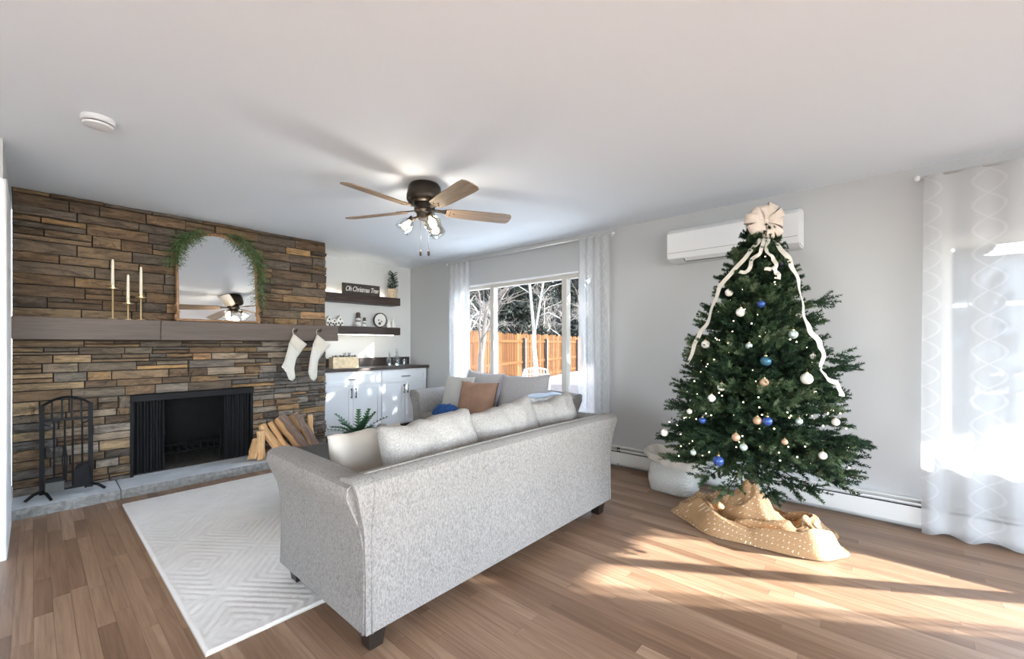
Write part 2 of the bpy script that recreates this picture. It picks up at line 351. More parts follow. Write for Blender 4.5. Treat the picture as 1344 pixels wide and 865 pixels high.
def sprigs(centers, dirs, L, nneed, nl, nw, tones, spread=0.75, seed=1):
    """needle sprays as triangles: returns V, F, tone"""
    g = np.random.default_rng(seed); C = np.asarray(centers, float); D = np.asarray(dirs, float); D /= np.linalg.norm(D, axis=1, keepdims=True)
    n = len(C); L = np.broadcast_to(np.asarray(L, float), (n,))
    t = g.random((n, nneed)); ph = g.random((n, nneed)) * 2 * PI
    ref = np.where(np.abs(D[:, 2:3]) < 0.9, np.array([[0, 0, 1.0]]), np.array([[1.0, 0, 0]]))
    A = np.cross(D, ref); A /= np.linalg.norm(A, axis=1, keepdims=True); B = np.cross(A, D)
    rad = A[:, None] * np.cos(ph)[..., None] + B[:, None] * np.sin(ph)[..., None]
    base = C[:, None] + D[:, None] * (t * L[:, None])[..., None]
    nd = D[:, None] * 0.65 + rad * spread; nd /= np.linalg.norm(nd, axis=2, keepdims=True)
    ln = nl * (1 - 0.45 * t ** 2) * (0.75 + 0.5 * g.random(t.shape))
    tip = base + nd * ln[..., None]
    sd = np.cross(nd, g.normal(size=nd.shape)); sd /= np.linalg.norm(sd, axis=2, keepdims=True)
    v0 = base + sd * nw / 2; v1 = base - sd * nw / 2
    V = np.stack([v0, v1, tip], 2).reshape(-1, 3); F = np.arange(len(V)).reshape(-1, 3)
    tn = np.clip(np.asarray(tones)[:, None] + g.normal(0, 0.1, t.shape), 0, 1)
    return V, F, np.repeat(tn.reshape(-1), 3)

# ------------------------------------------------------------------ room shell
XW, YS, YB, H = 3.97, 4.97, 5.66, 2.44          # window wall, stone wall face, alcove back, ceiling
XL, YF = -3.6, -3.5
WIN1 = (2.32, 4.58, 0.46, 2.035); WIN2 = (-2.75, -0.28, 0.50, 1.93)
def wall_with_holes(axis, at, thick, a0, a1, holes, name, z1=H):
    m = BM(); cuts = sorted(holes); a = a0
    def seg(p, q, zl, zh):
        if q - p < 1e-4 or zh - zl < 1e-4: return
        if axis == 'X': box(m, (min(at, at + thick), p, zl), (max(at, at + thick), q, zh))
        else: box(m, (p, min(at, at + thick), zl), (q, max(at, at + thick), zh))
    for (p, q, zl, zh) in cuts:
        seg(a, p, 0, z1); seg(p, q, 0, zl); seg(p, q, zh, z1); a = q
    seg(a, a1, 0, z1); return struct(name, m, 'wall_paint')
tag(wall_with_holes('X', XW, 0.16, YF - 0.15, YB + 0.15, [WIN1, WIN2], 'wall_window'), 'light grey painted wall with the two curtained windows', None)
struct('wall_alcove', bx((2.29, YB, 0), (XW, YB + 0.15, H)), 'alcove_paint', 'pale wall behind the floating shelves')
wall_with_holes('Y', YF, -0.15, XL - 0.15, XW, [(0.6, 3.2, 0.6, 2.1), (-2.7, -0.5, 0.2, 2.15)], 'wall_back')['label'] = 'wall with daylight windows behind the viewer'
wall_with_holes('X', XL, -0.15, YF, YS + 0.2, [(0.5, 2.2, 0.7, 2.0)], 'wall_far_left')['label'] = 'far wall of the adjoining room'
struct('wall_adjoining', bx((XL, YS, 0), (-0.11, YS + 0.15, H)), 'wall_paint', 'end wall of the adjoining room beside the fireplace')
struct('wall_left', bx((-0.24, 3.84, 0), (-0.115, YS, H)), 'wall_paint', 'short wall stub left of the stone fireplace')
m = BM(); box(m, (-0.115, 3.80, 0), (-0.098, 4.56, 2.20), 0.004); box(m, (-0.26, 3.80, 0), (-0.098, 3.84, 2.20), 0.004)
struct('trim_1', m, 'trim_white', 'white door casing on the wall left of the fireplace')
struct('baseboard_left', bx((-0.112, 4.56, 0.08), (-0.100, 4.93, 0.17), 0.002), 'trim_white', 'short white baseboard end by the hearth')
ceil = struct('ceiling', bx((XL - 0.15, YF - 0.15, H), (XW + 0.16, YB + 0.15, H + 0.12)), 'ceiling_paint', 'flat off-white textured ceiling')

# floor: boards run along Y
sub = struct('floor', bx((XL - 0.15, YF - 0.15, -0.12), (XW + 0.16, YB + 0.15, -0.010)), 'cedar_dark', 'narrow strip oak hardwood floor')
PWID = 0.062; planks = []
nst = int((XW - XL) / PWID) + 1
for i in range(nst):
    x1 = XW - i * PWID; x0 = x1 - PWID
    y = YF - random.random() * 1.2
    while y < YB:
        ln = random.choice((0.42, 0.6, 0.75, 0.9, 1.05, 1.3, 1.5)) * random.uniform(0.9, 1.1)
        a, c = max(y, YF), min(y + ln, YB)
        if c - a > 0.02: planks.append((x0, x1, a, c))
        y += ln
def plank_score(p):
    x0, x1, a, c = p; s = 0.0; xm = (x0 + x1) / 2
    for k in range(12):
        yy = a + (c - a) * (k + 0.5) / 12
        if -0.5 < xm and 4.62 < yy: continue
        if 0.455 < xm < 3.4 and 2.03 < yy < 4.42: continue
        if 0.88 < xm < 2.85 and 1.55 < yy < 2.4: continue
        F = xm * CT + yy * ST
        if F < 0.3: continue
        u, v, F = proj(xm, yy, 0)
        if -5 < u < 1349 and v < 872: s += (c - a) / 12 / F ** 2
    return s
planks.sort(key=plank_score, reverse=True)
ume = mesh_of('plank', bx((-0.5, -0.5, -1), (0.5, 0.5, 0)))
def ptone():
    return min(1, max(0, random.gauss(0.5, 0.20))), random.random()
g = 0.0009
bme = BM(); box(bme, (-0.5, -0.5, -1), (0.5, 0.5, 0)); ume = mesh_of('plank', bme); ume.materials.append(M('oak_plank'))
for p in planks[:300]:
    o = link('plank', ume, None, sub, loc=((p[0] + p[1]) / 2, (p[2] + p[3]) / 2, 0), scale=(p[1] - p[0] - g, p[3] - p[2] - g, 0.012))
    t, f = ptone(); o.color = (t, f, 0, 1)
V = []; F = []; T = []
for p in planks[300:]:
    k = len(V); x0, x1, a, c = p[0] + g / 2, p[1] - g / 2, p[2] + g / 2, p[3] - g / 2
    V += [(x0, a, 0), (x1, a, 0), (x1, c, 0), (x0, c, 0), (x0, a, -.012), (x1, a, -.012), (x1, c, -.012), (x0, c, -.012)]
    F += [(k, k + 1, k + 2, k + 3), (k, k + 4, k + 5, k + 1), (k + 1, k + 5, k + 6, k + 2), (k + 2, k + 6, k + 7, k + 3), (k + 3, k + 7, k + 4, k)]
    t, f = ptone(); T += [(t, f, 0, 1)] * 8
me = bpy.data.meshes.new('far_planks'); me.from_pydata(V, [], F); at = me.attributes.new('tone', 'FLOAT_COLOR', 'POINT'); at.data.foreach_set('color', np.array(T, dtype=np.float32).ravel())
tag(link('far_planks', me, 'oak_plank_rest', sub), kind='stuff')

# ------------------------------------------------------------------ stone chimney breast
FB = (0.565, 1.515, 0.08, 0.80)     # firebox opening x0 x1 z0 z1
SX0, SX1 = -0.105, 2.285
m = BM()
box(m, (SX0, YS, 0), (FB[0], YB + 0.1, H)); box(m, (FB[1], YS, 0), (SX1, YB + 0.1, H)); box(m, (FB[0], YS, FB[3]), (FB[1], YB + 0.1, H)); box(m, (FB[0], YS, 0), (FB[1], YB + 0.1, FB[2] - 0.005))
plain('mortar_shadow', (0.022, 0.018, 0.015), 0.95, var=0.3, vscale=20)
chim = struct('wall_fireplace', m, 'mortar_shadow', 'stacked brown ledgestone chimney breast')
svar = []
for k in range(10):
    m = BM(); nx, nz = 6, 3; r = random.Random(k + 50); gr = {}
    for i in range(nx + 1):
        for j in range(nz + 1):
            e = i in (0, nx) or j in (0, nz)
            gr[i, j] = m.verts.new((i / nx - 0.5 + (0 if e else r.uniform(-.05, .05)), -(0.72 if e else 1.0) + r.uniform(-.22, .16), j / nz - 0.5 + (0 if e else r.uniform(-.09, .09)) + (r.uniform(-.05, 0.03) * (1 if j else -1) if j in (0, nz) and 0 < i < nx else 0)))
    for i in range(nx):
        for j in range(nz): m.faces.new((gr[i, j], gr[i + 1, j], gr[i + 1, j + 1], gr[i, j + 1]))
    bl = [m.verts.new(p) for p in ((-.5, 0, -.5), (.5, 0, -.5), (.5, 0, .5), (-.5, 0, .5))]
    m.faces.new([gr[i, 0] for i in range(nx + 1)][::-1] + [bl[0], bl[1]]); m.faces.new([gr[i, nz] for i in range(nx + 1)] + [bl[2], bl[3]])
    m.faces.new([gr[0, j] for j in range(nz + 1)] + [bl[3], bl[0]]); m.faces.new([gr[nx, j] for j in range(nz + 1)][::-1] + [bl[1], bl[2]])
    me = mesh_of('stone', m); me.materials.append(M('ledge_stone')); svar.append(me)
PAL = [(0.160, 0.103, 0.060), (0.122, 0.082, 0.052), (0.195, 0.128, 0.074), (0.092, 0.072, 0.056), (0.140, 0.106, 0.076), (0.245, 0.158, 0.082), (0.150, 0.122, 0.094), (0.215, 0.150, 0.092)]
HIL = [(0.40, 0.25, 0.115), (0.34, 0.205, 0.11), (0.36, 0.26, 0.155)]
GRY = [(0.20, 0.175, 0.15), (0.155, 0.135, 0.118), (0.24, 0.205, 0.17), (0.12, 0.11, 0.105), (0.27, 0.215, 0.16)]
stones = []
rs = random.Random(21)
def rows(z0, z1, lo, hi):
    z = z0
    while z < z1 - 0.015:
        h = min(rs.uniform(lo, hi), z1 - z)
        if z1 - z - h < 0.03: h = z1 - z
        yield z, h; z += h
def fill(x0, x1, z, h, lmin, lmax, split):
    x = x0
    while x < x1 - 0.01:
        l = min(rs.uniform(lmin, lmax), x1 - x)
        if x1 - x - l < 0.07: l = x1 - x
        if h > 0.055 and rs.random() < split:
            c = rs.uniform(0.4, 0.6); stones.append((x, x + l, z, z + h * c))
            xm = x + l * rs.uniform(0.35, 0.65)
            if l > 0.28: stones.append((x, xm, z + h * c, z + h)); stones.append((xm, x + l, z + h * c, z + h))
            else: stones.append((x, x + l, z + h * c, z + h))
        else: stones.append((x, x + l, z, z + h))
        x += l
for z, h in rows(1.455, H, 0.070, 0.098): fill(SX0, SX1, z, h, 0.17, 0.46, 0.14)
for z, h in rows(FB[3], 1.278, 0.056, 0.09): fill(SX0, SX1, z, h, 0.14, 0.40, 0.22)
for z, h in rows(0.078, FB[3], 0.060, 0.088): fill(SX0, FB[0], z, h, 0.10, 0.28, 0.15)
for z, h in rows(0.078, FB[3], 0.046, 0.075): fill(FB[1], SX1, z, h, 0.10, 0.26, 0.25)
stones.sort(key=lambda s: -(s[1] - s[0]) * (s[3] - s[2]))
def scol(s):
    xm, zm = (s[0] + s[1]) / 2, (s[2] + s[3]) / 2
    pg = 0.0
    if zm < 1.25: pg = 0.30
    if zm < 0.85 and xm > 1.4: pg = 0.75
    if zm < 0.85 and xm < 0.5: pg = 0.45
    q = rs.random()
    c = rs.choice(HIL) if q < 0.075 else (rs.choice(GRY) if rs.random() < pg else rs.choice(PAL))
    k = rs.uniform(0.82, 1.2)
    return tuple(x * k for x in c)
V = []; F = []; T = []
for i, s in enumerate(stones):
    e = 0.009; d = rs.uniform(0.012, 0.056); me = rs.choice(svar); c = scol(s)
    x1 = s[1] + (rs.uniform(-0.004, 0.012) if s[1] > SX1 - 0.001 else 0)
    L = ((s[0] + x1) / 2, YS + 0.002, (s[2] + s[3]) / 2); S = (x1 - s[0] - e, d, s[3] - s[2] - e)
    if i < 300:
        o = link('stone', me, None, chim, loc=L, scale=S); o.color = (*c, 1)
    else:
        k = len(V)
        for v in me.vertices: V.append((L[0] + v.co.x * S[0], L[1] + v.co.y * S[1], L[2] + v.co.z * S[2])); T.append((*c, 1))
        for p in me.polygons: F.append([k + q for q in p.vertices])
if V:
    me = bpy.data.meshes.new('small_stones'); me.from_pydata(V, [], F); at = me.attributes.new('tone', 'FLOAT_COLOR', 'POINT'); at.data.foreach_set('color', np.array(T, dtype=np.float32).ravel())
    tag(link('small_stones', me, 'ledge_stone_rest', chim), kind='stuff')
# jagged stone ends at the free right-hand edge of the chimney breast
# firebox lining
m = BM(); t = 0.02
box(m, (FB[0], YS + 0.02, FB[2]), (FB[0] + t, YB + 0.05, FB[3])); box(m, (FB[1] - t, YS + 0.02, FB[2]), (FB[1], YB + 0.05, FB[3])); box(m, (FB[0] + t, YB, FB[2]), (FB[1] - t, YB + 0.05, FB[3])); box(m, (FB[0] + t, YS + 0.05, FB[3] - t), (FB[1] - t, YB, FB[3]))
fp = thing('fireplace', 'black metal fireplace insert with mesh screen curtains in the stone wall', 'fireplace', ((FB[0] + FB[1]) / 2, YS, FB[2]))
def child(name, bm, mat, parent, **k):
    o = obj(name, bm, mat, None, **k); o.parent = parent; o.matrix_parent_inverse = Matrix.LocRotScale(parent.location, parent.rotation_euler, parent.scale).inverted(); return o
child('firebox', m, 'soot', fp)
child('firebox_floor', bx((FB[0] + t, YS + 0.03, FB[2] - 0.004), (FB[1] - t, YB, FB[2] + 0.004)), 'ash', fp)
m = BM(); box(m, (FB[0] - 0.004, YS - 0.055, FB[3] - 0.062), (FB[1] + 0.004, YS + 0.02, FB[3] - 0.002), 0.004)
hd = child('header_rail', m, 'black_metal', fp)
m = BM(); box(m, (FB[0] - 0.004, YS - 0.03, FB[2]), (FB[0] + 0.02, YS + 0.02, FB[3] - 0.06)); child('side_frame', m, 'black_metal', fp)
m = BM(); box(m, (FB[1] - 0.02, YS - 0.03, FB[2]), (FB[1] + 0.004, YS + 0.02, FB[3] - 0.06)); child('side_frame', m, 'black_metal', fp)
def pleats(x0, x1, nfold):
    V = []; F = []; n = nfold * 8
    for i in range(n + 1):
        x = x0 + (x1 - x0) * i / n; y = YS + 0.012 + 0.014 * math.sin(2 * PI * nfold * i / n) + 0.006 * math.sin(9.1 * i / n)
        V += [(x, y, FB[2] + 0.012), (x, y, FB[3] - 0.05), (x, y + 0.002, FB[3] - 0.05), (x, y + 0.002, FB[2] + 0.012)]
        if i:
            a = 4 * (i - 1); c = 4 * i
            F += [(a, c, c + 1, a + 1), (a + 3, a + 2, c + 2, c + 3)]
    return V, F
for x0, x1, nf in ((FB[0] + 0.02, FB[0] + 0.24, 5), (FB[1] - 0.25, FB[1] - 0.02, 5)):
    V, F = pleats(x0, x1, nf); o = npobj('mesh_curtain', V, F, 'mesh_screen', None, True); o.parent = fp; o.matrix_parent_inverse = Matrix.Translation(fp.location).inverted()
for x in (FB[0] + 0.155, FB[1] - 0.155):
    m = BM(); tube(m, [(x, YS - 0.03, FB[3] - 0.06), (x, YS - 0.03, FB[3] - 0.10)], [0.008, 0.011], 8); child('pull_knob', m, 'black_metal', fp)
# grate in the firebox
gt = thing('fire_grate', 'dark iron log grate with upright ends inside the firebox', 'grate', (1.05, 5.25, FB[2]))
m = BM()
for y in (5.16, 5.36): tube(m, [(0.80, y, 0.20), (1.30, y, 0.20)], 0.008, 6)
child('rail', m, 'black_metal', gt)
for k in range(9):
    x = 0.82 + k * 0.058; m = BM(); tube(m, [(x, 5.12, 0.275), (x, 5.14, 0.20), (x, 5.38, 0.20), (x, 5.42, 0.26)], 0.007, 6); child('bar', m, 'black_metal', gt)
for x in (0.82, 1.28):
    for y in (5.16, 5.36): m = BM(); tube(m, [(x, y, FB[2]), (x, y, 0.20)], 0.008, 6); child('leg', m, 'black_metal', gt)
    m = BM(); tube(m, [(x, 5.13, 0.20), (x, 5.13, 0.40)], 0.008, 6); sphere(m, (x, 5.13, 0.41), 0.014, u=8, v=6); child('upright', m, 'black_metal', gt)
m = BM(); tube(m, [(0.81, 5.135, 0.275), (1.29, 5.135, 0.275)], 0.007, 6); child('front_rail', m, 'black_metal', gt)
# hearth slabs
he = thing('hearth', 'low hearth of blue-grey slate slabs with rough edges', 'hearth', (1.1, 4.78, 0), kind='structure')
def slab(x0, x1, seed):
    r = random.Random(seed); m = BM(); n = 26
    vt = {}
    for i in range(n + 1):
        x = x0 + (x1 - x0) * i / n
        for j, (y, z) in enumerate(((YS + 0.02, 0.0), (4.60, 0.0), (4.60, 0.040), (4.605, 0.078), (YS + 0.02, 0.080))):
            jy = r.uniform(-0.006, 0.008) if j in (1, 2, 3) else 0
            vt[i, j] = m.verts.new((x, y + jy + (0.006 if j == 1 else 0), z + (r.uniform(-.006, 0) if j == 3 else 0)))
    for i in range(n):
        for j in range(5):
            f = m.faces.new((vt[i, j], vt[i, (j + 1) % 5], vt[i + 1, (j + 1) % 5], vt[i + 1, j])); f.material_index = 1 if j in (1, 2) else 0
    m.faces.new([vt[0, j] for j in range(5)]); m.faces.new([vt[n, j] for j in range(5)][::-1])
    o = child('slab', m, 'slate', he); o.data.materials.append(M('slate_edge')); return o
slab(SX0 + 0.005, 0.466, 1); slab(0.474, 1.62, 2); slab(1.626, SX1, 3)

# mantel beam
MT0, MT1, MY = 1.28, 1.452, 4.72
ma = thing('mantel', 'long dark brown boxed wood mantel shelf on the stone wall', 'mantel', (1.1, 4.85, MT0))
m = BM(); box(m, (SX0 + 0.003, MY, MT0), (0.735, YS - 0.0005, MT1), 0.004); child('beam_board', m, 'mantel_wood', ma)
m = BM(); box(m, (0.737, MY - 0.001, MT0), (2.325, YS - 0.0005, MT1), 0.004); child('beam_board', m, 'mantel_wood', ma)

# ------------------------------------------------------------------ things on and under the mantel
cands = [(0.44, 1.713, 1.953, 'tallest'), (0.535, 1.595, 1.838, 'shortest'), (0.618, 1.652, 1.914, 'middle-height')]
for x, zc, zt, wd in cands:
    t = thing('candlestick', f'{wd} slim gold candlestick on the dark mantel', 'candlestick', (x, 4.82, MT1), group='candlesticks on the mantel')
    m = BM(); lathe(m, [(0, MT1), (0.034, MT1), (0.034, MT1 + 0.004), (0.008, MT1 + 0.010), (0, MT1 + 0.010)], (x, 4.82, 0), 18); child('base', m, 'gold', t, smooth=True, angle=30)
    m = BM(); tube(m, [(x, 4.82, MT1 + 0.008), (x, 4.82, zc - 0.01)], 0.0055, 8); child('stem', m, 'gold', t)
    m = BM(); lathe(m, [(0, zc - 0.016), (0.01, zc - 0.014), (0.036, zc - 0.006), (0.036, zc), (0.013, zc - 0.002), (0.013, zc + 0.02), (0.010, zc + 0.02), (0.010, zc), (0, zc)], (x, 4.82, 0), 18); child('drip_plate', m, 'gold', t, smooth=True, angle=30)
    m = BM(); lathe(m, [(0, zc + 0.001), (0.0115, zc + 0.001), (0.0085, zt - 0.02), (0.006, zt - 0.004), (0, zt)], (x, 4.82, 0), 14)
    c = obj('candle', m, 'wax', smooth=True); tag(c, f'ivory taper candle in the {wd} candlestick', 'candle', 'taper candles on the mantel')
    m = BM(); tube(m, [(x, 4.82, zt - 0.003), (x + 0.001, 4.82, zt + 0.008)], 0.001, 5); o = child('wick', m, 'dark_void', c)
# mirror: leaning slightly back
MX0, MX1, MZ0, MZA, MZ1 = 0.860, 1.535, MT1 + 0.002, 2.02, 2.325
mc = (MX0 + MX1) / 2; mw = (MX1 - MX0) / 2
mr = thing('mirror', 'arched mirror in a thin carved copper-gold frame leaning on the mantel', 'mirror', (mc, 4.812, MZ0)); mr.rotation_euler = (R(-6.0), 0, 0)
hh = MZ1 - MZ0; ha = MZA - MZ0; rz_ = hh - ha
def outline(ins, n=28):
    pts = [(-mw + ins, ins), (-mw + ins, ha)]
    for k in range(1, n):
        a = PI - PI * k / n; pts.append(((mw - ins) * math.cos(a), ha + (rz_ - ins) * math.sin(a)))
    pts += [(mw - ins, ha), (mw - ins, ins)]; return pts
m = BM(); prism(m, outline(0.010), lambda p, d: Vector((p[0], d, p[1])), 0.004, 0.010); obj('glass', m, 'mirror_glass', mr)
m = BM(); prism(m, outline(0.004), lambda p, d: Vector((p[0], d, p[1])), 0.011, 0.020); obj('backing', m, 'rose_wood', mr)
m = BM(); o_, i_ = outline(0), outline(0.026); n = len(o_)
pr = [(0.0, 0.016), (0.006, -0.010), (0.014, -0.014), (0.022, -0.008), (0.026, 0.008)]
rr = [outline(a) for a, d in pr]; vv = [[m.verts.new((p[0], pr[q][1], p[1])) for p in rr[q]] for q in range(len(pr))]
for q in range(len(pr) - 1):
    for k in range(n): m.faces.new((vv[q][k], vv[q][(k + 1) % n], vv[q + 1][(k + 1) % n], vv[q + 1][k]))
obj('frame', m, 'rose_wood', mr, smooth=True, angle=40)
for s in (-1, 1):   # carved scrolls at the foot corners and beads on the crown
    m = BM(); r = random.Random(3)
    for k in range(9):
        a = k / 8; sphere(m, (s * (mw - 0.006 + 0.012 * math.sin(a * 9)), -0.008, 0.012 + a * 0.15), 0.015 - 0.006 * a, (1, 0.7, 1.2), 8, 6)
    for k in range(4): sphere(m, (s * (mw - 0.03 - k * 0.02), -0.008, 0.012), 0.013 - 0.002 * k, (1.2, 0.7, 0.9), 8, 6)
    obj('corner_scroll', m, 'rose_wood', mr, smooth=True)
m = BM()
for k in range(15):
    a = PI / 2 + (k - 7) * 0.085; sphere(m, ((mw - 0.01) * math.cos(a), -0.012, ha + (rz_ - 0.008) * math.sin(a)), 0.011, (1, 0.8, 1), 8, 6)
obj('crown_carving', m, 'rose_wood', mr, smooth=True)
# garland over the mirror
gl = thing('garland', 'loose green cedar garland draped over the arched mirror', 'garland', (mc, 4.84, MZ1))
ctr = []
for a in np.linspace(2.9, 2.05, 26): ctr.append((mc + (mw + 0.01) * math.cos(a), MZA + (rz_ + 0.025) * math.sin(a)))
for z in np.linspace(MZA + 0.03, MZA - 0.04, 5): ctr.append((mc - mw - 0.01, z))
for a in np.linspace(1.22, 0.05, 30): ctr.append((mc + (mw + 0.012) * math.cos(a), MZA + (rz_ + 0.022) * math.sin(a)))
for z in np.linspace(MZA, MZA - 0.36, 18): ctr.append((mc + mw + 0.018 + 0.01 * math.sin(z * 20), z))
C = []; D = []; LL = []; TT = []
for (x, z) in ctr:
    low = (x > mc and z < MZA - 0.12)
    for k in range(4 if low else 9):
        d = Vector((rng.normal() * 0.7, -abs(rng.normal()) * 0.35, rng.normal() * 0.5 - 0.55)); C.append((x + rng.normal() * 0.014, 4.785 + 0.105 * (z - MZ0) + rng.normal() * 0.010, z + rng.normal() * 0.014)); D.append(tuple(d)); LL.append(rng.uniform(0.05, 0.13)); TT.append(rng.uniform(0.2, 0.9))
V, F, T = sprigs(C, D, LL, 26, 0.016, 0.0032, TT, 0.6, 5)
o = npobj('foliage', V, F, 'garland_green', None, tone=T); o.parent = gl; o.matrix_parent_inverse = Matrix.Translation(gl.location).inverted(); tag(o, kind='stuff')
m = BM(); gy = lambda z: 4.797 + 0.105 * (z - MZ0); tube(m, [(x, gy(z), z) for x, z in ctr[:26]], 0.004, 6); tube(m, [(x, gy(z), z) for x, z in ctr[31:]], 0.004, 6); child('stem', m, 'trunk_bark', gl)
# stockings on hooks
S1 = [(385, 437.7), (394, 445), (403, 452), (397, 458.5), (391, 464.5), (388, 474), (386, 484), (387.5, 496), (384, 500.5), (379, 498), (375.6, 489), (369.4, 481.5), (373, 474), (376.6, 461.6), (379.8, 449)]
S2 = [(416, 438.7), (425, 446), (433.8, 453), (426, 460.5), (418.5, 469), (416.5, 482), (416, 496), (412, 500.5), (407, 497), (404.4, 488.6), (406, 476), (407.8, 465), (411, 451)]
def stocking(P_, label, cut, hook):
    W = [px(u, v, Y=4.68) for u, v in P_]; base = px(*hook, Y=4.68)
    t = thing('stocking', label, 'stocking', tuple(base), group='stockings hung from the mantel')
    def puffed(poly, th):
        m = BM(); n = len(poly); cx_ = sum(p.x for p in poly) / n; cz_ = sum(p.z for p in poly) / n; rings = []
        for sc, d in ((0.0, -th), (0.45, -th * 0.93), (0.75, -th * 0.72), (0.93, -th * 0.35), (1.0, 0), (0.93, th * .35), (0.75, th * 0.72), (0.0, th)):
            if sc == 0: rings.append([m.verts.new((cx_, 4.68 + d, cz_))]); continue
            rings.append([m.verts.new((cx_ + (p.x - cx_) * sc, 4.68 + d, cz_ + (p.z - cz_) * sc)) for p in poly])
        for a, c in zip(rings[:-1], rings[1:]):
            for k in range(n):
                k2 = (k + 1) % n
                if len(a) == 1: m.faces.new((a[0], c[k], c[k2]))
                elif len(c) == 1: m.faces.new((a[k2], a[k], c[0]))
                else: m.faces.new((a[k], a[k2], c[k2], c[k]))
        return m
    i0, i1 = cut; cuff = W[:i0 + 1] + W[i1:]
    leg = W[i0 - 1:i1 + 2]
    def dense(poly):
        out = []
        for a, c in zip(poly, poly[1:] + poly[:1]): out += [a, a.lerp(c, 1 / 3), a.lerp(c, 2 / 3)]
        return out
    child('leg', puffed(dense(leg), 0.024), 'knit_fabric', t, smooth=True); child('cuff', puffed(dense(cuff), 0.031), 'cream_fabric', t, smooth=True)
    m = BM(); p0 = W[0]; tube(m, [p0 + Vector((0.0, 0, -0.01)), p0 + Vector((-0.008, 0, 0.03)), p0 + Vector((0.006, 0, 0.055)), p0 + Vector((0.012, 0, 0.03)), p0 + Vector((0.006, 0, -0.01))], 0.003, 6); child('hanging_loop', m, 'cream_fabric', t, smooth=True)
stocking(S1, 'cream knit stocking with its toe turned sideways, by the firewood side of the mantel', (4, 14), (388, 437))
stocking(S2, 'cream knit stocking hanging straight down at the free end of the mantel', (4, 12), (419, 437))
for u, v, lb in ((388.5, 436, 'small black mantel hook holding the stocking with the turned toe'), (420, 436, 'small black mantel hook at the free end of the mantel')):
    p = px(u, v, Y=4.70); h = thing('mantel_hook', lb, 'hook', (p.x, 4.71, p.z), group='stocking hooks')
    m = BM(); lathe(m, [(0, 0), (0.017, 0.0), (0.017, 0.005), (0.008, 0.009), (0, 0.009)], seg=14, mat=Matrix.Translation((p.x, 4.721, p.z + 0.012)) @ Matrix.Rotation(R(90), 4, 'X')); child('plate', m, 'bronze', h, smooth=True, angle=30)
    m = BM(); tube(m, [(p.x, 4.715, p.z + 0.012), (p.x, 4.685, p.z + 0.008), (p.x, 4.672, p.z + 0.014), (p.x, 4.668, p.z + 0.03)], 0.0055, 8); sphere(m, (p.x, 4.668, p.z + 0.032), 0.008, u=8, v=6); child('hook_arm', m, 'bronze', h, smooth=True)
# fire tools
TX0, TX1, TY, TZ = 0.045, 0.305, 4.76, 0.081
ts = thing('fire_tool_stand', 'black wrought iron arched fire tool stand on the hearth', 'tool stand', ((TX0 + TX1) / 2, TY, TZ))
for x in (TX0, TX1):
    m = BM(); box(m, (x - 0.014, TY - 0.011, TZ + 0.03), (x + 0.014, TY + 0.011, 0.780)); child('post', m, 'black_metal', ts)
    m = BM()
    for ex, ey in (((-0.085, -0.035), (0.045, -0.120)) if x == TX0 else ((0.080, -0.055), (-0.02, 0.100))): tube(m, [(x, TY, TZ + 0.055), (x + ex * .5, TY + ey * .5, TZ + 0.045), (x + ex, TY + ey, TZ + 0.010)], [0.013, 0.011, 0.010], 6)
    child('foot', m, 'black_metal', ts)
def arch(x): q = (x - TX0) / (TX1 - TX0) * 2 - 1; return 0.775 + 0.062 * (1 - q * q)
m = BM(); tube(m, [(TX0 + (TX1 - TX0) * k / 14, TY, arch(TX0 + (TX1 - TX0) * k / 14)) for k in range(15)], 0.010, 6); child('arch_bar', m, 'black_metal', ts)
m = BM(); box(m, (TX0, TY - 0.007, 0.655), (TX1, TY + 0.007, 0.672)); child('cross_bar', m, 'black_metal', ts)
m = BM(); box(m, (TX0, TY - 0.007, TZ + 0.04), (TX1, TY + 0.007, TZ + 0.052)); child('cross_bar', m, 'black_metal', ts)
for k in range(1, 5):
    x = TX0 + (TX1 - TX0) * k / 5; m = BM(); box(m, (x - 0.006, TY - 0.005, 0.66), (x + 0.006, TY + 0.005, arch(x))); child('spindle', m, 'black_metal', ts)
for s, xa in ((1, TX0), (-1, TX1)):
    m = BM(); tube(m, [(xa, TY, 0.65), (xa + s * 0.02, TY, 0.63), (xa + s * 0.045, TY, 0.625)], 0.006, 6); child('bracket', m, 'black_metal', ts)
yt = TY - 0.030
def tool(name, label, x, zt, build):
    t = thing(name, label, 'fire tool', (x, yt, zt), group='fire tools on the stand')
    m = BM(); tube(m, [(x, yt, zt), (x, yt, 0.64)], 0.0065, 6); tube(m, [(x, yt, 0.635), (x, TY - 0.006, 0.652)], 0.005, 6); child('handle', m, 'black_metal', t); build(t, x, zt)
def b_brush(t, x, z):
    m = BM(); box(m, (x - 0.045, yt - 0.02, z - 0.025), (x + 0.05, yt + 0.016, z + 0.01), 0.004); child('brush_head', m, 'black_metal', t)
    m = BM(); box(m, (x - 0.048, yt - 0.022, z - 0.10), (x + 0.054, yt + 0.018, z - 0.022), 0.004); child('bristles', m, 'charcoal', t)
def b_shovel(t, x, z):
    m = BM(); pts = [(-0.028, 0), (0.028, 0), (0.046, -0.05), (0.048, -0.17), (0.03, -0.185), (-0.03, -0.185), (-0.048, -0.17), (-0.046, -0.05)]
    fr = [m.verts.new((x + a, yt - 0.012 - (0.012 if abs(a) < 0.03 else 0), z + c)) for a, c in pts]; bk = [m.verts.new((x + a, yt - 0.006, z + c)) for a, c in pts]
    m.faces.new(fr); m.faces.new(bk[::-1])
    for k in range(8): m.faces.new((fr[k], bk[k], bk[(k + 1) % 8], fr[(k + 1) % 8]))
    child('pan', m, 'black_metal', t)
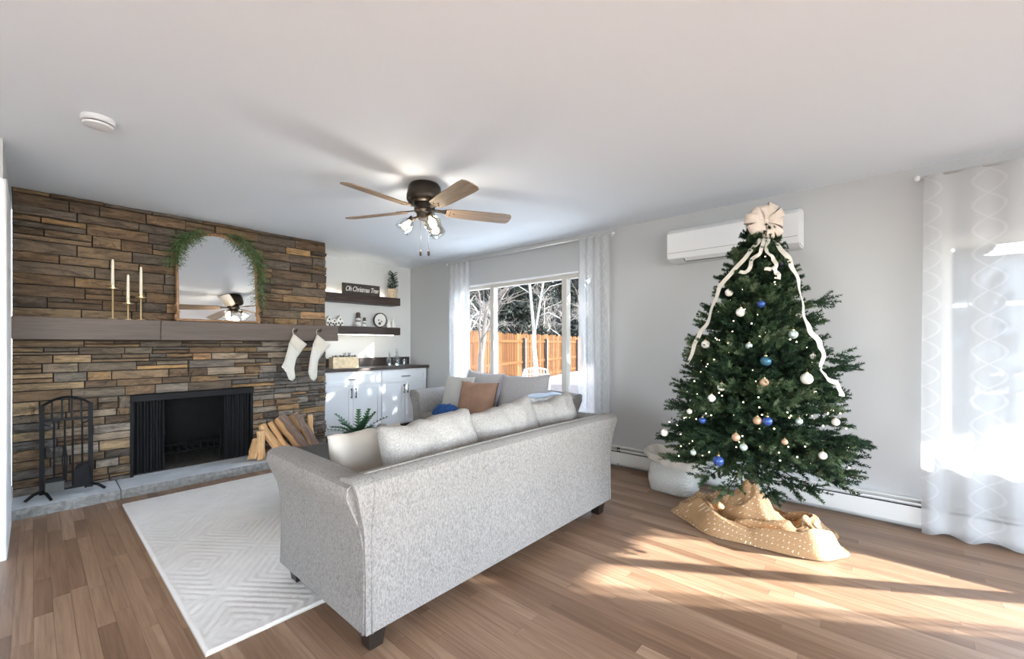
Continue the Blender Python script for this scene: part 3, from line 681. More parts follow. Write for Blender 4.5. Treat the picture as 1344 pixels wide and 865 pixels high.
def b_poker(t, x, z):
    m = BM(); tube(m, [(x, yt, z), (x, yt, z - 0.03)], [0.007, 0.001], 6); tube(m, [(x, yt, z + 0.03), (x + 0.02, yt, z + 0.01), (x + 0.024, yt, z + 0.035)], 0.005, 6); child('tip', m, 'black_metal', t)
def b_tongs(t, x, z):
    for s in (-1, 1): m = BM(); tube(m, [(x, yt, 0.50), (x + s * 0.012, yt, 0.36), (x + s * 0.006, yt, z - 0.02)], 0.0045, 6); child('jaw', m, 'black_metal', t)
tool('hearth_brush', 'black hearth brush with wide head hanging on the tool stand', TX0 + 0.062, 0.225, b_brush)
tool('fireplace_tongs', 'black fireplace tongs with two thin jaws on the tool stand', TX0 + 0.118, 0.20, b_tongs)
tool('fire_poker', 'black fire poker with a barbed tip on the tool stand', TX0 + 0.160, 0.16, b_poker)
tool('ash_shovel', 'black ash shovel with a broad pan on the tool stand', TX0 + 0.212, 0.315, b_shovel)
# firewood: split logs, each its own
def log(p0, p1, shape, r, label, bark_side=True, seed=0):
    p0, p1 = Vector(p0), Vector(p1); d = (p1 - p0).normalized(); rr_ = random.Random(seed)
    q = d.to_track_quat('Z', 'Y'); L = (p1 - p0).length
    m = BM(); N = 5
    if shape == 'wedge': prof = [(0, -0.85), (0.8, 0.35), (0.6, 0.62), (0.2, 0.8), (-0.25, 0.8), (-0.65, 0.6), (-0.8, 0.3)]
    elif shape == 'slab': prof = [(-0.9, -0.45), (0.9, -0.5), (1.0, 0.1), (0.5, 0.5), (-0.4, 0.55), (-1.0, 0.15)]
    else: prof = [(math.cos(2 * PI * k / 11) * rr_.uniform(.9, 1.05), math.sin(2 * PI * k / 11) * rr_.uniform(.9, 1.05)) for k in range(11)]
    rings = []
    for i in range(N + 1):
        z = L * i / N; ox, oy, tw = rr_.gauss(0, r * .07), rr_.gauss(0, r * .07), rr_.uniform(-.08, .08); rings.append([m.verts.new(((a - c * tw) * r * rr_.uniform(.86, 1.12) + ox, (c + a * tw) * r * rr_.uniform(.86, 1.12) + oy, z + (rr_.uniform(-.006, .006) if i in (0, N) else 0))) for a, c in prof])
    n = len(prof)
    bark = {'wedge': range(1, 6), 'slab': range(2, 5), 'round': range(n)}[shape]
    for i in range(N):
        for k in range(n):
            f = m.faces.new((rings[i][k], rings[i][(k + 1) % n], rings[i + 1][(k + 1) % n], rings[i + 1][k])); f.material_index = 1 if (k in bark and bark_side) else 0
    m.faces.new(rings[0][::-1]); m.faces.new(rings[-1])
    me = mesh_of('firewood_log', m); me.materials.append(M('split_wood')); me.materials.append(M('log_bark'))
    o = link('firewood_log', me, None, loc=p0); o.rotation_mode = 'QUATERNION'; o.rotation_quaternion = q
    return tag(o, label, 'firewood', 'split firewood on the hearth')
hz = 0.083
log((1.535, 4.74, hz + 0.004), (1.530, 4.745, 0.365), 'slab', 0.050, 'upright pale split log standing square beside the firebox', False, 1)
log((1.445, 4.72, hz + 0.022), (1.520, 4.83, 0.27), 'slab', 0.040, 'short split log leaning behind the upright one', False, 2)
log((1.72, 4.72, hz + 0.03), (1.59, 4.88, 0.40), 'slab', 0.052, 'orange split log leaning toward the firebox, next to the upright one', False, 3)
log((1.80, 4.70, hz + 0.025), (1.655, 4.87, 0.42), 'slab', 0.034, 'thin split stick of firewood leaning in the middle of the pile', False, 4)
log((1.91, 4.69, hz + 0.045), (1.74, 4.87, 0.45), 'wedge', 0.088, 'thick log with rough grey bark leaning across the pile', True, 5)
log((2.00, 4.80, hz + 0.03), (1.89, 4.885, 0.47), 'wedge', 0.062, 'bark-covered log behind the thickest log of the pile', True, 6)
log((2.07, 4.70, hz + 0.03), (1.96, 4.87, 0.42), 'slab', 0.060, 'cream wedge of firewood leaning at the cabinet side of the pile', True, 7)
log((2.08, 4.85, hz + 0.025), (2.08, 4.89, 0.44), 'slab', 0.032, 'curved pale splinter of firewood standing at the end of the pile', False, 8)
log((1.60, 4.68, hz + 0.042), (1.98, 4.645, hz + 0.042), 'round', 0.040, 'round bark log lying flat along the front of the pile', True, 9)
log((1.61, 4.82, hz + 0.040), (1.90, 4.80, hz + 0.040), 'wedge', 0.045, 'split log lying flat underneath the leaning logs', True, 10)

# ------------------------------------------------------------------ alcove
CY = 5.20
def cabinet(x0, x1, label):
    t = thing('base_cabinet', label, 'cabinet', ((x0 + x1) / 2, CY, 0), group='grey base cabinets in the alcove')
    child('body', bx((x0, CY + 0.02, 0.10), (x1, YB - 0.005, 0.888)), 'cabinet_paint', t); child('toe_kick', bx((x0 + 0.01, CY + 0.08, 0.0), (x1 - 0.01, YB - 0.01, 0.10)), 'charcoal', t)
    def front(nm, a, c, z0, z1):
        m = BM(); fw = 0.055; box(m, (a, CY + 0.008, z0), (c, CY + 0.02, z1))
        box(m, (a, CY, z0), (a + fw, CY + 0.008, z1), 0.001); box(m, (c - fw, CY, z0), (c, CY + 0.008, z1), 0.001); f2 = fw if z1 - z0 > 0.3 else 0.04
        box(m, (a + fw, CY, z0), (c - fw, CY + 0.008, z0 + f2), 0.001); box(m, (a + fw, CY, z1 - f2), (c - fw, CY + 0.008, z1), 0.001)
        return child(nm, m, 'cabinet_paint', t)
    def pull(par, p0, p1):
        m = BM(); p0, p1 = Vector(p0), Vector(p1); o = Vector((0, -0.028, 0)); tube(m, [p0 + o, p1 + o], 0.006, 8)
        for f in (0.12, 0.88): q = p0.lerp(p1, f); tube(m, [q, q + o], 0.005, 6)
        h = obj('handle', m, 'black_metal'); h.parent = par; h.matrix_parent_inverse = (Matrix.Translation(t.location) @ par.matrix_parent_inverse).inverted(); return h
    g_ = 0.004; xm = (x0 + x1) / 2
    d = front('drawer', x0 + g_, x1 - g_, 0.712, 0.876); pull(d, (xm - 0.07, CY, 0.785), (xm + 0.07, CY, 0.785))
    d = front('door', x0 + g_, xm - 0.002, 0.115, 0.700); pull(d, (xm - 0.03, CY, 0.54), (xm - 0.03, CY, 0.67))
    d = front('door', xm + 0.002, x1 - g_, 0.115, 0.700); pull(d, (xm + 0.03, CY, 0.54), (xm + 0.03, CY, 0.67))
cabinet(2.345, 3.175, 'pale grey base cabinet next to the stone chimney breast'); cabinet(3.178, 3.935, 'pale grey base cabinet in the corner by the window wall')
tag(obj('countertop', bx((2.31, CY - 0.03, 0.889), (XW - 0.003, YB - 0.004, 0.928), 0.003), 'stone_counter'), 'dark stone countertop over the grey base cabinets', 'countertop')
tag(obj('backsplash_board', bx((2.60, YB - 0.03, 0.9285), (3.93, YB - 0.004, 1.045), 0.002), 'stone_counter'), 'low dark backsplash upstand along the alcove wall', 'backsplash')
for z0, z1, x0, wd in ((1.813, 1.922, 2.292, 'upper'), (1.375, 1.484, 2.292, 'lower')):
    tag(obj('floating_shelf', bx((x0, 5.42, z0), (3.625, YB - 0.002, z1), 0.003), 'shelf_wood'), f'{wd} thick dark wood floating shelf in the alcove', 'shelf', 'floating shelves')
tag(obj('led_strip', bx((2.36, 5.44, 1.368), (3.52, 5.452, 1.3755)), 'led_glow'), 'glowing warm strip light under the lower floating shelf', 'strip light')
tag(obj('led_strip', bx((2.32, 5.63, 1.9215), (3.50, 5.645, 1.930)), 'led_glow'), 'glowing warm strip light along the back of the upper floating shelf', 'strip light')
# upper shelf: sign and potted tree
sg = thing('wooden_sign', 'dark wooden block sign with white script on the upper shelf', 'sign', (3.04, 5.49, 1.923))
child('board', bx((2.76, 5.475, 1.9225), (3.315, 5.505, 2.075), 0.002), 'sign_board', sg)
cu = bpy.data.curves.new('lettering', 'FONT'); cu.body = 'Oh Christmas Tree'; cu.size = 0.085; cu.shear = 0.35; cu.extrude = 0.0015; cu.align_x = 'CENTER'; cu.align_y = 'CENTER'; cu.space_character = 0.86
to = bpy.data.objects.new('lettering_curve', cu); COL.objects.link(to); bpy.context.view_layer.update()
me = bpy.data.meshes.new_from_object(to.evaluated_get(bpy.context.evaluated_depsgraph_get())); bpy.data.objects.remove(to)
o = link('lettering', me, 'white_paint', sg, loc=(0.0, -0.0165, 0.075), rot=(PI / 2, 0, 0)); wdt = max(v.co.x for v in me.vertices) - min(v.co.x for v in me.vertices); o.scale = (0.49 / wdt, 1.15, 1)
pt = thing('potted_tree', 'miniature dark green tree in a wooden pot on the upper shelf', 'plant', (3.545, 5.50, 1.923))
m = BM(); lathe(m, [(0, 1.9225), (0.058, 1.9225), (0.072, 2.06), (0.060, 2.06), (0.055, 2.03), (0, 2.03)], (3.545, 5.50, 0), 20); child('pot', m, 'terracotta', pt, smooth=True, angle=40)
C = []; D = []; TT = []
for k in range(170):
    z = rng.random() ** 1.3; rd = 0.085 * (1 - z) + 0.012; a = rng.random() * 2 * PI
    C.append((3.545 + 0.25 * rd * math.cos(a), 5.50 + 0.25 * rd * math.sin(a), 2.05 + z * 0.25)); D.append((math.cos(a), math.sin(a), 0.55)); TT.append(rng.uniform(0.1, 0.6))
V, F, T = sprigs(C, D, 0.07, 26, 0.016, 0.004, TT, 0.7, 9); o = npobj('foliage', V, F, 'needles', None, tone=T); o.parent = pt; o.matrix_parent_inverse = Matrix.Translation(pt.location).inverted(); tag(o, kind='stuff')
m = BM(); tube(m, [(3.545, 5.5, 2.02), (3.545, 5.5, 2.30)], [0.008, 0.003], 6); child('trunk', m, 'trunk_bark', pt)
# lower shelf: white houses, snowmen, round plate, two little bottles
ZS = 1.4845
def house(x, w_, h_, label):
    t = thing('village_house', label, 'ornament', (x, 5.52, ZS), group='white ceramic houses')
    m = BM(); w2 = w_ / 2; prism(m, [(-w2, 0), (w2, 0), (w2, h_ * 0.6), (0, h_), (-w2, h_ * 0.6)], lambda p, d: Vector((x + p[0], 5.52 + d, ZS + p[1])), -0.03, 0.03); child('body', m, 'white_paint', t)
    m = BM(); w3 = w2 + 0.006; prism(m, [(-w3, h_ * 0.585), (0, h_ * 1.0), (w3, h_ * 0.585), (w3, h_ * 0.63), (0, h_ * 1.07), (-w3, h_ * 0.63)], lambda p, d: Vector((x + p[0], 5.52 + d, ZS + p[1])), -0.035, 0.035); child('roof', m, 'white_paint', t)
    for ax, az, s in ((-w_ * .27, .30, .010), (w_ * .27, .30, .010), (0, .68, .009)): child('window', bx((x + ax - s, 5.488, ZS + h_ * az - s), (x + ax + s, 5.491, ZS + h_ * az + s * 1.2)), 'dark_void', t)
    child('door', bx((x - 0.009, 5.488, ZS + 0.002), (x + 0.009, 5.491, ZS + h_ * 0.25)), 'dark_void', t)
house(2.585, 0.075, 0.125, 'white ceramic house beside the stone wall on the lower shelf'); house(2.655, 0.07, 0.095, 'smallest white ceramic house on the lower shelf'); house(2.735, 0.085, 0.135, 'tallest white ceramic house next to the snowman figures')
def snowman(x, h_, label):
    t = thing('snowman_figure', label, 'figurine', (x, 5.52, ZS), group='snowman figurines'); s = h_ / 0.19
    m = BM(); sphere(m, (x, 5.52, ZS + 0.036 * s), 0.038 * s); child('body', m, 'white_paint', t, smooth=True)
    m = BM(); sphere(m, (x, 5.52, ZS + 0.098 * s), 0.028 * s); child('head', m, 'white_paint', t, smooth=True)
    m = BM(); lathe(m, [(0, 0.118 * s), (0.036 * s, 0.118 * s), (0.036 * s, 0.128 * s), (0.026 * s, 0.13 * s), (0.029 * s, 0.172 * s), (0.018 * s, 0.19 * s), (0, 0.19 * s)], (x, 5.52, ZS), 14); child('hat', m, 'tassel', t, smooth=True, angle=40)
    m = BM(); lathe(m, [(0.02 * s, 0.07 * s), (0.033 * s, 0.073 * s), (0.031 * s, 0.083 * s), (0.018 * s, 0.082 * s)], (x, 5.52, ZS), 14); child('scarf', m, 'tassel', t, smooth=True)
snowman(3.005, 0.20, 'taller snowman figurine with a dark hat on the lower shelf'); snowman(3.10, 0.135, 'shorter snowman figurine with a dark hat on the lower shelf')
pl = thing('round_plaque', 'round white plaque with a dark rim standing on the lower shelf', 'plaque', (3.365, 5.55, ZS))
T4 = Matrix.Translation((3.365, 5.55, ZS + 0.1085)) @ Matrix.Rotation(R(-84), 4, 'X')
m = BM(); lathe(m, [(0, -0.006), (0.098, -0.006), (0.098, 0.004), (0, 0.004)], seg=36, mat=T4); child('face', m, 'white_paint', pl)
m = BM(); lathe(m, [(0.094, -0.012), (0.107, -0.012), (0.107, 0.010), (0.094, 0.010), (0.094, -0.012)], seg=36, mat=T4); child('rim', m, 'shelf_wood', pl, smooth=True, angle=40)
for a, c, s in ((0.01, 0.03, .018), (-0.025, 0.0, .012), (0.02, -0.02, .012), (-0.01, -0.05, .022)):
    m = BM(); lathe(m, [(0, -0.0), (s, 0.0), (s * .5, 0.001), (0, 0.0012)], seg=7, mat=Matrix.Translation((3.365 + a, 5.543 , ZS + 0.1085 + c)) @ Matrix.Rotation(R(96), 4, 'X')); child('painted_motif', m, 'charcoal', pl)
for x, h_, lb in ((3.50, 0.12, 'shorter small white bottle beside the round plaque'), (3.575, 0.15, 'taller small white bottle at the end of the lower shelf')):
    m = BM(); lathe(m, [(0, 0), (0.03, 0), (0.033, 0.01), (0.031, h_ * .5), (0.012, h_ * .72), (0.011, h_ * .92), (0.015, h_), (0, h_)], (x, 5.53, ZS), 18); tag(obj('small_bottle', m, 'white_paint', smooth=True), lb, 'bottle', 'small white bottles')
# counter: planter box, decanters
ZC = 0.9285
pb = thing('planter_box', 'pale wooden planter box with candles and greenery on the counter', 'planter', (2.70, 5.37, ZC))
m = BM(); x0, x1, y0, y1, t_ = 2.555, 2.905, 5.32, 5.44, 0.012
for lo, hi in (((x0, y0, ZC), (x1, y0 + t_, ZC + .145)), ((x0, y1 - t_, ZC), (x1, y1, ZC + .145)), ((x0, y0 + t_, ZC), (x0 + t_, y1 - t_, ZC + .145)), ((x1 - t_, y0 + t_, ZC), (x1, y1 - t_, ZC + .145)), ((x0 + t_, y0 + t_, ZC), (x1 - t_, y1 - t_, ZC + .11))): box(m, lo, hi)
child('box', m, 'planter_wood', pb)
C = []; D = []; TT = []
for k in range(60): C.append((rng.uniform(2.58, 2.88), rng.uniform(5.34, 5.42), ZC + .12)); D.append((rng.normal() * .6, rng.normal() * .5, 0.8)); TT.append(rng.uniform(0, .5))
V, F, T = sprigs(C, D, 0.05, 20, 0.02, 0.005, TT, .8, 12); o = npobj('greenery', V, F, 'conifer_dark', None, tone=T); o.parent = pb; o.matrix_parent_inverse = Matrix.Translation(pb.location).inverted(); tag(o, kind='stuff')
for x in (2.74, 2.80):
    m = BM(); lathe(m, [(0, ZC + .11), (0.016, ZC + .11), (0.022, ZC + .20), (0.020, ZC + .20), (0.014, ZC + .13), (0, ZC + .13)], (x, 5.38, 0), 14); child('candle_cup', m, 'clear_glass', pb, smooth=True)
def bottle(x, h_, r_, y, label):
    t = thing('decanter', label, 'decanter', (x, y, ZC), group='glass decanters')
    m = BM(); lathe(m, [(0, 0.001), (r_, 0.001), (r_, h_ * .45), (r_ * .35, h_ * .62), (r_ * .30, h_ * .80), (r_ * .42, h_ * .83), (r_ * .30, h_ * .83), (r_ * .24, h_ * .62), (r_ * .9, h_ * .43), (r_ * .9, 0.012), (0, 0.012)], (x, y, ZC), 20); child('vessel', m, 'clear_glass', t, smooth=True, angle=40)
    m = BM(); lathe(m, [(0, h_ * .80), (r_ * .22, h_ * .80), (r_ * .22, h_ * .86), (r_ * .4, h_ * .92), (r_ * .3, h_), (0, h_)], (x, y, ZC), 14); child('stopper', m, 'clear_glass', t, smooth=True, angle=40)
bottle(3.45, 0.215, 0.038, 5.44, 'shorter clear glass decanter with stopper on the counter'); bottle(3.55, 0.25, 0.055, 5.40, 'taller wide clear glass decanter with stopper on the counter')
for x, y, lb in ((3.65, 5.36, 'clear drinking glass beside the wide decanter'),):
    m = BM(); lathe(m, [(0, 0), (0.030, 0), (0.036, 0.09), (0.033, 0.09), (0.027, 0.008), (0, 0.008)], (x, y, ZC), 18); tag(obj('drinking_glass', m, 'clear_glass', smooth=True, angle=40), lb, 'glass')

# ------------------------------------------------------------------ window wall
def window(n, win, mulls, label):
    y0, y1, z0, z1 = win
    t = thing(f'window_{n}', label, None, (XW + 0.08, (y0 + y1) / 2, z0), kind='structure')
    m = BM(); f = 0.045; a, c = XW + 0.05, XW + 0.13
    box(m, (a, y0, z0), (c, y0 + f, z1)); box(m, (a, y1 - f, z0), (c, y1, z1)); box(m, (a, y0 + f, z1 - f), (c, y1 - f, z1)); box(m, (a, y0 + f, z0), (c, y1 - f, z0 + f)); child('window_frame', m, 'vinyl_white', t)
    ed = [y0 + f] + mulls + [y1 - f]
    for ym in mulls: child('mullion', bx((a - 0.005, ym - 0.032, z0 + f), (c, ym + 0.032, z1 - f), 0.004), 'vinyl_white', t)
    for p, q in zip(ed[:-1], ed[1:]): child('pane', bx((XW + 0.088, p + 0.002, z0 + f), (XW + 0.094, q - 0.002, z1 - f)), 'pane_glass', t)
    child('sill', bx((XW - 0.035, y0 - 0.03, z0 - 0.022), (XW + 0.05, y1 + 0.03, z0), 0.004), 'trim_white', t)
    m = BM(); box(m, (XW - 0.004, y0, z1 - 0.004), (XW + 0.05, y1, z1 + 0.012)); child('head_trim', m, 'trim_white', t)
    m = BM(); box(m, (XW - 0.003, y0 - 0.006, z0), (XW + 0.05, y0 + 0.002, z1)); box(m, (XW - 0.003, y1 - 0.002, z0), (XW + 0.05, y1 + 0.006, z1)); child('jamb_trim', m, 'trim_white', t)
window(1, WIN1, [2.755, 3.905], 'three-part window overlooking the fenced back yard'); window(2, WIN2, [-1.93], 'wide window behind the sheer trellis curtain beside the tree')
def curtain(y0, y1, label, ztop=2.362, xc=3.86, waves=5, amp=0.028, zb=0.012, flare=0.0, seed=0):
    nu, nv = waves * 14, 36; V = []; F = []; UV = []; r = random.Random(seed); phs = [r.uniform(0, 6) for _ in range(3)]
    s = 0; last = None; arcs = []
    for i in range(nu + 1):
        t = i / nu; x = amp * math.sin(2 * PI * waves * t); y = y0 + (y1 - y0) * t
        if last: s += math.hypot(x - last[0], y - last[1])
        last = (x, y); arcs.append(s)
    for j in range(nv + 1):
        f = j / nv; z = ztop + (zb - ztop) * f
        for i in range(nu + 1):
            t = i / nu; am = amp * (0.45 + 0.75 * f); fl = 1 + flare * f
            y = (y0 + y1) / 2 + ((y1 - y0) * (t - 0.5)) * fl + 0.012 * f * math.sin(5 * t + 3 * f + phs[0])
            x = xc + am * math.sin(2 * PI * waves * t + 0.5 * f * math.sin(3 * f + phs[1])) - 0.01 * f * math.sin(7 * t + phs[2])
            zz = z + (0.010 * (1 + math.sin(2 * PI * 3.3 * t + phs[1])) if j == nv else 0)
            V.append((min(x, 3.925), y, zz)); UV.append((arcs[i], z))
    for j in range(nv):
        for i in range(nu): a = j * (nu + 1) + i; F.append((a, a + 1, a + nu + 2, a + nu + 1))
    o = npobj('sheer_curtain', V, F, 'sheer_fabric', None, True); uvl = o.data.uv_layers.new(name='UVMap'); 
    for lp in o.data.loops: uvl.data[lp.index].uv = UV[lp.vertex_index]
    return tag(o, label, 'curtain', 'white sheer curtains')
curtain(4.16, 4.58, 'narrow white sheer curtain at the cabinet side of the back-yard window', waves=4, seed=1, amp=0.022)
curtain(2.09, 2.46, 'white sheer trellis curtain between the back-yard window and the sofa', waves=4, seed=2, amp=0.030, flare=0.08)
curtain(-0.88, -0.185, 'wide white sheer trellis curtain beside the decorated tree', waves=4, seed=3, amp=0.018, ztop=2.345, flare=0.03)
curtain(-2.85, -2.12, 'far white sheer curtain of the window beside the tree, away from the tree', waves=5, seed=4, amp=0.030, ztop=2.345)
def rod(y0, y1, z, label):
    t = thing('curtain_rod', label, 'curtain rod', (3.87, (y0 + y1) / 2, z), group='curtain rods')
    m = BM(); tube(m, [(3.868, y0, z), (3.868, y1, z)], 0.009, 10); child('rod', m, 'wall_paint', t, smooth=True)
    for y in (y0, y1): m = BM(); sphere(m, (3.868, y, z), 0.018, u=12, v=8); child('finial', m, 'plastic_white', t, smooth=True)
    for y in (y0 + 0.05, y1 - 0.05): m = BM(); tube(m, [(3.868, y, z), (XW + 0.002, y, z)], 0.006, 8); child('bracket', m, 'plastic_white', t)
rod(2.06, 4.63, 2.358, 'thin white curtain rod above the back-yard window'); rod(-2.9, -0.152, 2.340, 'thin white curtain rod of the window beside the tree')
# mini split
ac = thing('wall_air_conditioner', 'white wall-mounted air conditioner unit behind the tree top', 'air conditioner', (XW, 0.985, 2.0))
AY0, AY1, AX = 0.478, 1.475, 3.765
m = BM(); pr = [(XW, 1.985), (AX + 0.06, 1.983), (AX + 0.012, 2.005), (AX, 2.04), (AX, 2.225), (AX + 0.03, 2.262), (AX + 0.09, 2.28), (XW, 2.285)]
prism(m, pr, lambda p, d: Vector((p[0], d, p[1])), AY0, AY1); bmesh.ops.bevel(m, geom=[e for e in m.edges if abs(e.verts[0].co.y - e.verts[1].co.y) < 0.01], offset=0.008, segments=2, affect='EDGES'); child('housing', m, 'plastic_white', ac, smooth=True, angle=35)
child('panel_seam', bx((AX - 0.0008, AY0 + 0.015, 2.052), (AX + 0.002, AY1 - 0.015, 2.0545)), 'charcoal', ac)
m = BM(); prism(m, [(AX + 0.02, 1.998), (AX + 0.055, 1.980), (AX + 0.095, 1.980), (AX + 0.06, 1.995)], lambda p, d: Vector((p[0], d, p[1])), AY0 + 0.08, AY1 - 0.14); child('air_outlet', m, 'charcoal', ac)
m = BM(); prism(m, [(AX + 0.010, 2.002), (AX + 0.045, 1.978), (AX + 0.049, 1.981), (AX + 0.014, 2.006)], lambda p, d: Vector((p[0], d, p[1])), AY0 + 0.09, AY1 - 0.15); child('louver', m, 'plastic_white', ac)
# baseboard heater
bh = thing('baseboard_heater', 'long white metal baseboard heater with two dark slots along the window wall', 'heater', (XW, 1.0, 0))
HY0, HY1 = -3.3, 4.9
m = BM(); box(m, (XW - 0.012, HY0, 0.012), (XW, HY1, 0.205)); box(m, (XW - 0.045, HY0, 0.198), (XW, HY1, 0.207), 0.001); child('back_plate', m, 'heater_white', bh)
m = BM(); prism(m, [(XW - 0.072, 0.042), (XW - 0.068, 0.042), (XW - 0.062, 0.155), (XW - 0.067, 0.157)], lambda p, d: Vector((p[0], d, p[1])), HY0, HY1); child('front_cover', m, 'heater_white', bh)
m = BM(); prism(m, [(XW - 0.062, 0.173), (XW - 0.057, 0.171), (XW - 0.052, 0.181), (XW - 0.057, 0.183)], lambda p, d: Vector((p[0], d, p[1])), HY0, HY1); child('damper', m, 'heater_white', bh)
child('fin_core', bx((XW - 0.055, HY0 + 0.02, 0.05), (XW - 0.014, HY1 - 0.02, 0.15)), 'dark_void', bh)
for y in (2.03, 0.9, -0.2): child('bracket', bx((XW - 0.064, y, 0.03), (XW - 0.012, y + 0.006, 0.20)), 'charcoal', bh)

# ------------------------------------------------------------------ rug
RX0, RX1, RY0, RY1 = 0.455, 3.30, 2.03, 4.42
n, k_ = 300, 260
xs = np.linspace(RX0, RX1, n); ys = np.linspace(RY0, RY1, k_); X, Y = np.meshgrid(xs, ys, indexing='ij')
a = np.abs(((X - 0.3) / 0.62) % 1 - 0.5) * 2; c = np.abs(((Y - 0.1) / 0.80) % 1 - 0.5) * 2
d = (a + c); gro = np.clip((np.abs((d * 6.0) % 1 - 0.5) * 2 - 0.25) * 2.5, 0, 1)
edge = np.minimum.reduce([X - RX0, RX1 - X, Y - RY0, RY1 - Y]); gro = np.where(edge < 0.02, 1, gro)
zt = 0.0115 + 0.0027 * gro + rng.normal(0, 0.0006, X.shape); zt = np.where(edge <= 0.0001, 0.003, zt)
V = np.stack([X, Y, zt], -1).reshape(-1, 3); I = np.arange(n * k_).reshape(n, k_)
F = np.stack([I[:-1, :-1], I[1:, :-1], I[1:, 1:], I[:-1, 1:]], -1).reshape(-1, 4)
rg = thing('area_rug', 'cream area rug with carved diamond lines under the sofa', 'rug', (RX0, RY0, 0))
o = npobj('pile', V - np.array([RX0, RY0, 0]), F, 'rug_pile', rg, True)
m = BM(); box(m, (0, 0, 0.001), (RX1 - RX0, RY1 - RY0, 0.006)); obj('backing', m, 'cream_fabric', rg)

# ------------------------------------------------------------------ sofas
def sofa(name, label, W, D, loc, rz, nseat, mat='sofa_fabric'):
    """local x along the back, y from back (0) to front (D); arms flare outward"""
    t = thing(name, label, 'sofa', loc, rz); lg, at_, bt = 0.10, 0.705, 0.722
    # arms: profile in xz swept along y
    def armprof(s): # s=-1 left, 1 right
        pts = [(0.0, lg), (0.006, 0.30), (0.004, 0.42), (-0.012, 0.52), (-0.045, 0.60), (-0.068, 0.655), (-0.062, 0.690), (-0.035, at_), (0.02, at_ + 0.004), (0.075, at_ - 0.012), (0.115, 0.665), (0.135, 0.60), (0.150, 0.50), (0.155, lg)]
        return [(p[0] if s < 0 else W - p[0], p[1]) for p in pts]
    for s in (-1, 1):
        m = BM(); pf = armprof(s); ys_ = [0.02, 0.03, 0.10, D * 0.5, D - 0.03, D - 0.008, D]; rings = []
        for q, y in enumerate(ys_):
            kx = 0.96 if q in (0, len(ys_) - 1) else 1.0; cx_ = 0.06 if s < 0 else W - 0.06; cz_ = 0.42
            rings.append([m.verts.new((cx_ + (a - cx_) * kx, y, (cz_ + (b_ - cz_) * (kx if b_ > 0.2 else 1)))) for a, b_ in pf])
        for r0, r1 in zip(rings[:-1], rings[1:]):
            for k in range(len(pf)): m.faces.new((r0[k], r0[(k + 1) % len(pf)], r1[(k + 1) % len(pf)], r1[k]))
        m.faces.new(rings[0]); m.faces.new(rings[-1][::-1])
        arm = obj('arm', m, mat, t, smooth=True, angle=45)
        m = BM(); tube(m, [(a, 0.018, b_) for a, b_ in pf[:11]], 0.0055, 6); obj('piping', m, mat, arm, smooth=True)
    # back: profile in yz swept along x, its ends following the flare of the arms
    pf = [(0.0, lg), (0.004, 0.35), (0.0, 0.50), (-0.010, 0.60), (-0.022, 0.66), (-0.020, 0.700), (0.0, bt - 0.004), (0.045, bt + 0.004), (0.10, bt - 0.006), (0.145, bt - 0.04), (0.18, 0.60), (0.20, 0.45), (0.20, lg)]
    m = BM(); rings = []
    def flare(z): return -0.058 * max(0, (min(z, 0.70) - 0.45) / 0.25) ** 1.3
    for q in range(13):
        f = q / 12; ring = []
        for y, z in pf:
            e = flare(z) if y < 0.11 else 0.0
            x = (0.004 + e) + (W - 2 * (0.004 + e)) * f
            zz = z + (0.010 * math.sin(PI * f) if z > 0.6 else 0)
            ring.append(m.verts.new((x, y, zz)))
        rings.append(ring)
    for r0, r1 in zip(rings[:-1], rings[1:]):
        for k in range(len(pf)): m.faces.new((r0[k], r0[(k + 1) % len(pf)], r1[(k + 1) % len(pf)], r1[k]))
    m.faces.new(rings[0]); m.faces.new(rings[-1][::-1]); bk = obj('back', m, mat, t, smooth=True, angle=45)
    for xs_ in (0.03, W - 0.03):
        m = BM(); tube(m, [(xs_, pf[k][0] - 0.001, pf[k][1]) for k in range(0, 7)], 0.004, 6); obj('seam', m, mat, bk, smooth=True)
    m = BM(); tube(m, [(0.02 + (W - 0.04) * k / 12, 0.042, bt + 0.004 + 0.010 * math.sin(PI * k / 12)) for k in range(13)], 0.005, 6); obj('top_seam', m, mat, bk, smooth=True)
    obj('seat_base', bx((0.12, 0.10, lg + 0.005), (W - 0.12, D - 0.03, 0.29), 0.012, 2), mat, t)
    sw = (W - 0.30) / nseat
    for k in range(nseat): obj('seat_cushion', bx((0.15 + sw * k + 0.002, 0.19, 0.292), (0.15 + sw * (k + 1) - 0.002, D + 0.005, 0.455), 0.04, 3), mat, t, smooth=True)
    for x, y in ((0.075, 0.075), (W - 0.075, 0.075), (0.075, D - 0.075), (W - 0.075, D - 0.075)):
        m = BM(); vs = [(-1, -1), (1, -1), (1, 1), (-1, 1)]
        a = [m.verts.new((x + 0.030 * p, y + 0.030 * q, 0.0)) for p, q in vs]; c = [m.verts.new((x + 0.044 * p, y + 0.044 * q, lg + 0.004)) for p, q in vs]
        m.faces.new(a[::-1]); m.faces.new(c)
        for k in range(4): m.faces.new((a[k], a[(k + 1) % 4], c[(k + 1) % 4], c[k]))
        obj('leg', m, 'dark_wood_leg', t)
    return t
s1 = sofa('sofa', 'grey heathered three-seat sofa seen from behind, standing on the rug', 1.975, 0.87, (0.86, 1.525, 0.002), 0, 3)
s2 = sofa('loveseat', 'grey loveseat with flared arms under the back-yard window', 1.72, 0.85, (3.80, 2.44, 0.002), R(90), 2)
def cush(name, w, h, t, loc, rx, rz, mat, label, cat, group=None, seed=0, tilt=0.0, **k):
    me = pillow(w, h, t, seed=seed, **k); o = link(name, me, mat, loc=loc); o.rotation_euler = Euler((rx, tilt, rz), 'XYZ'); return tag(o, label, cat, group)
gB = 'loose back cushions of the grey sofa'
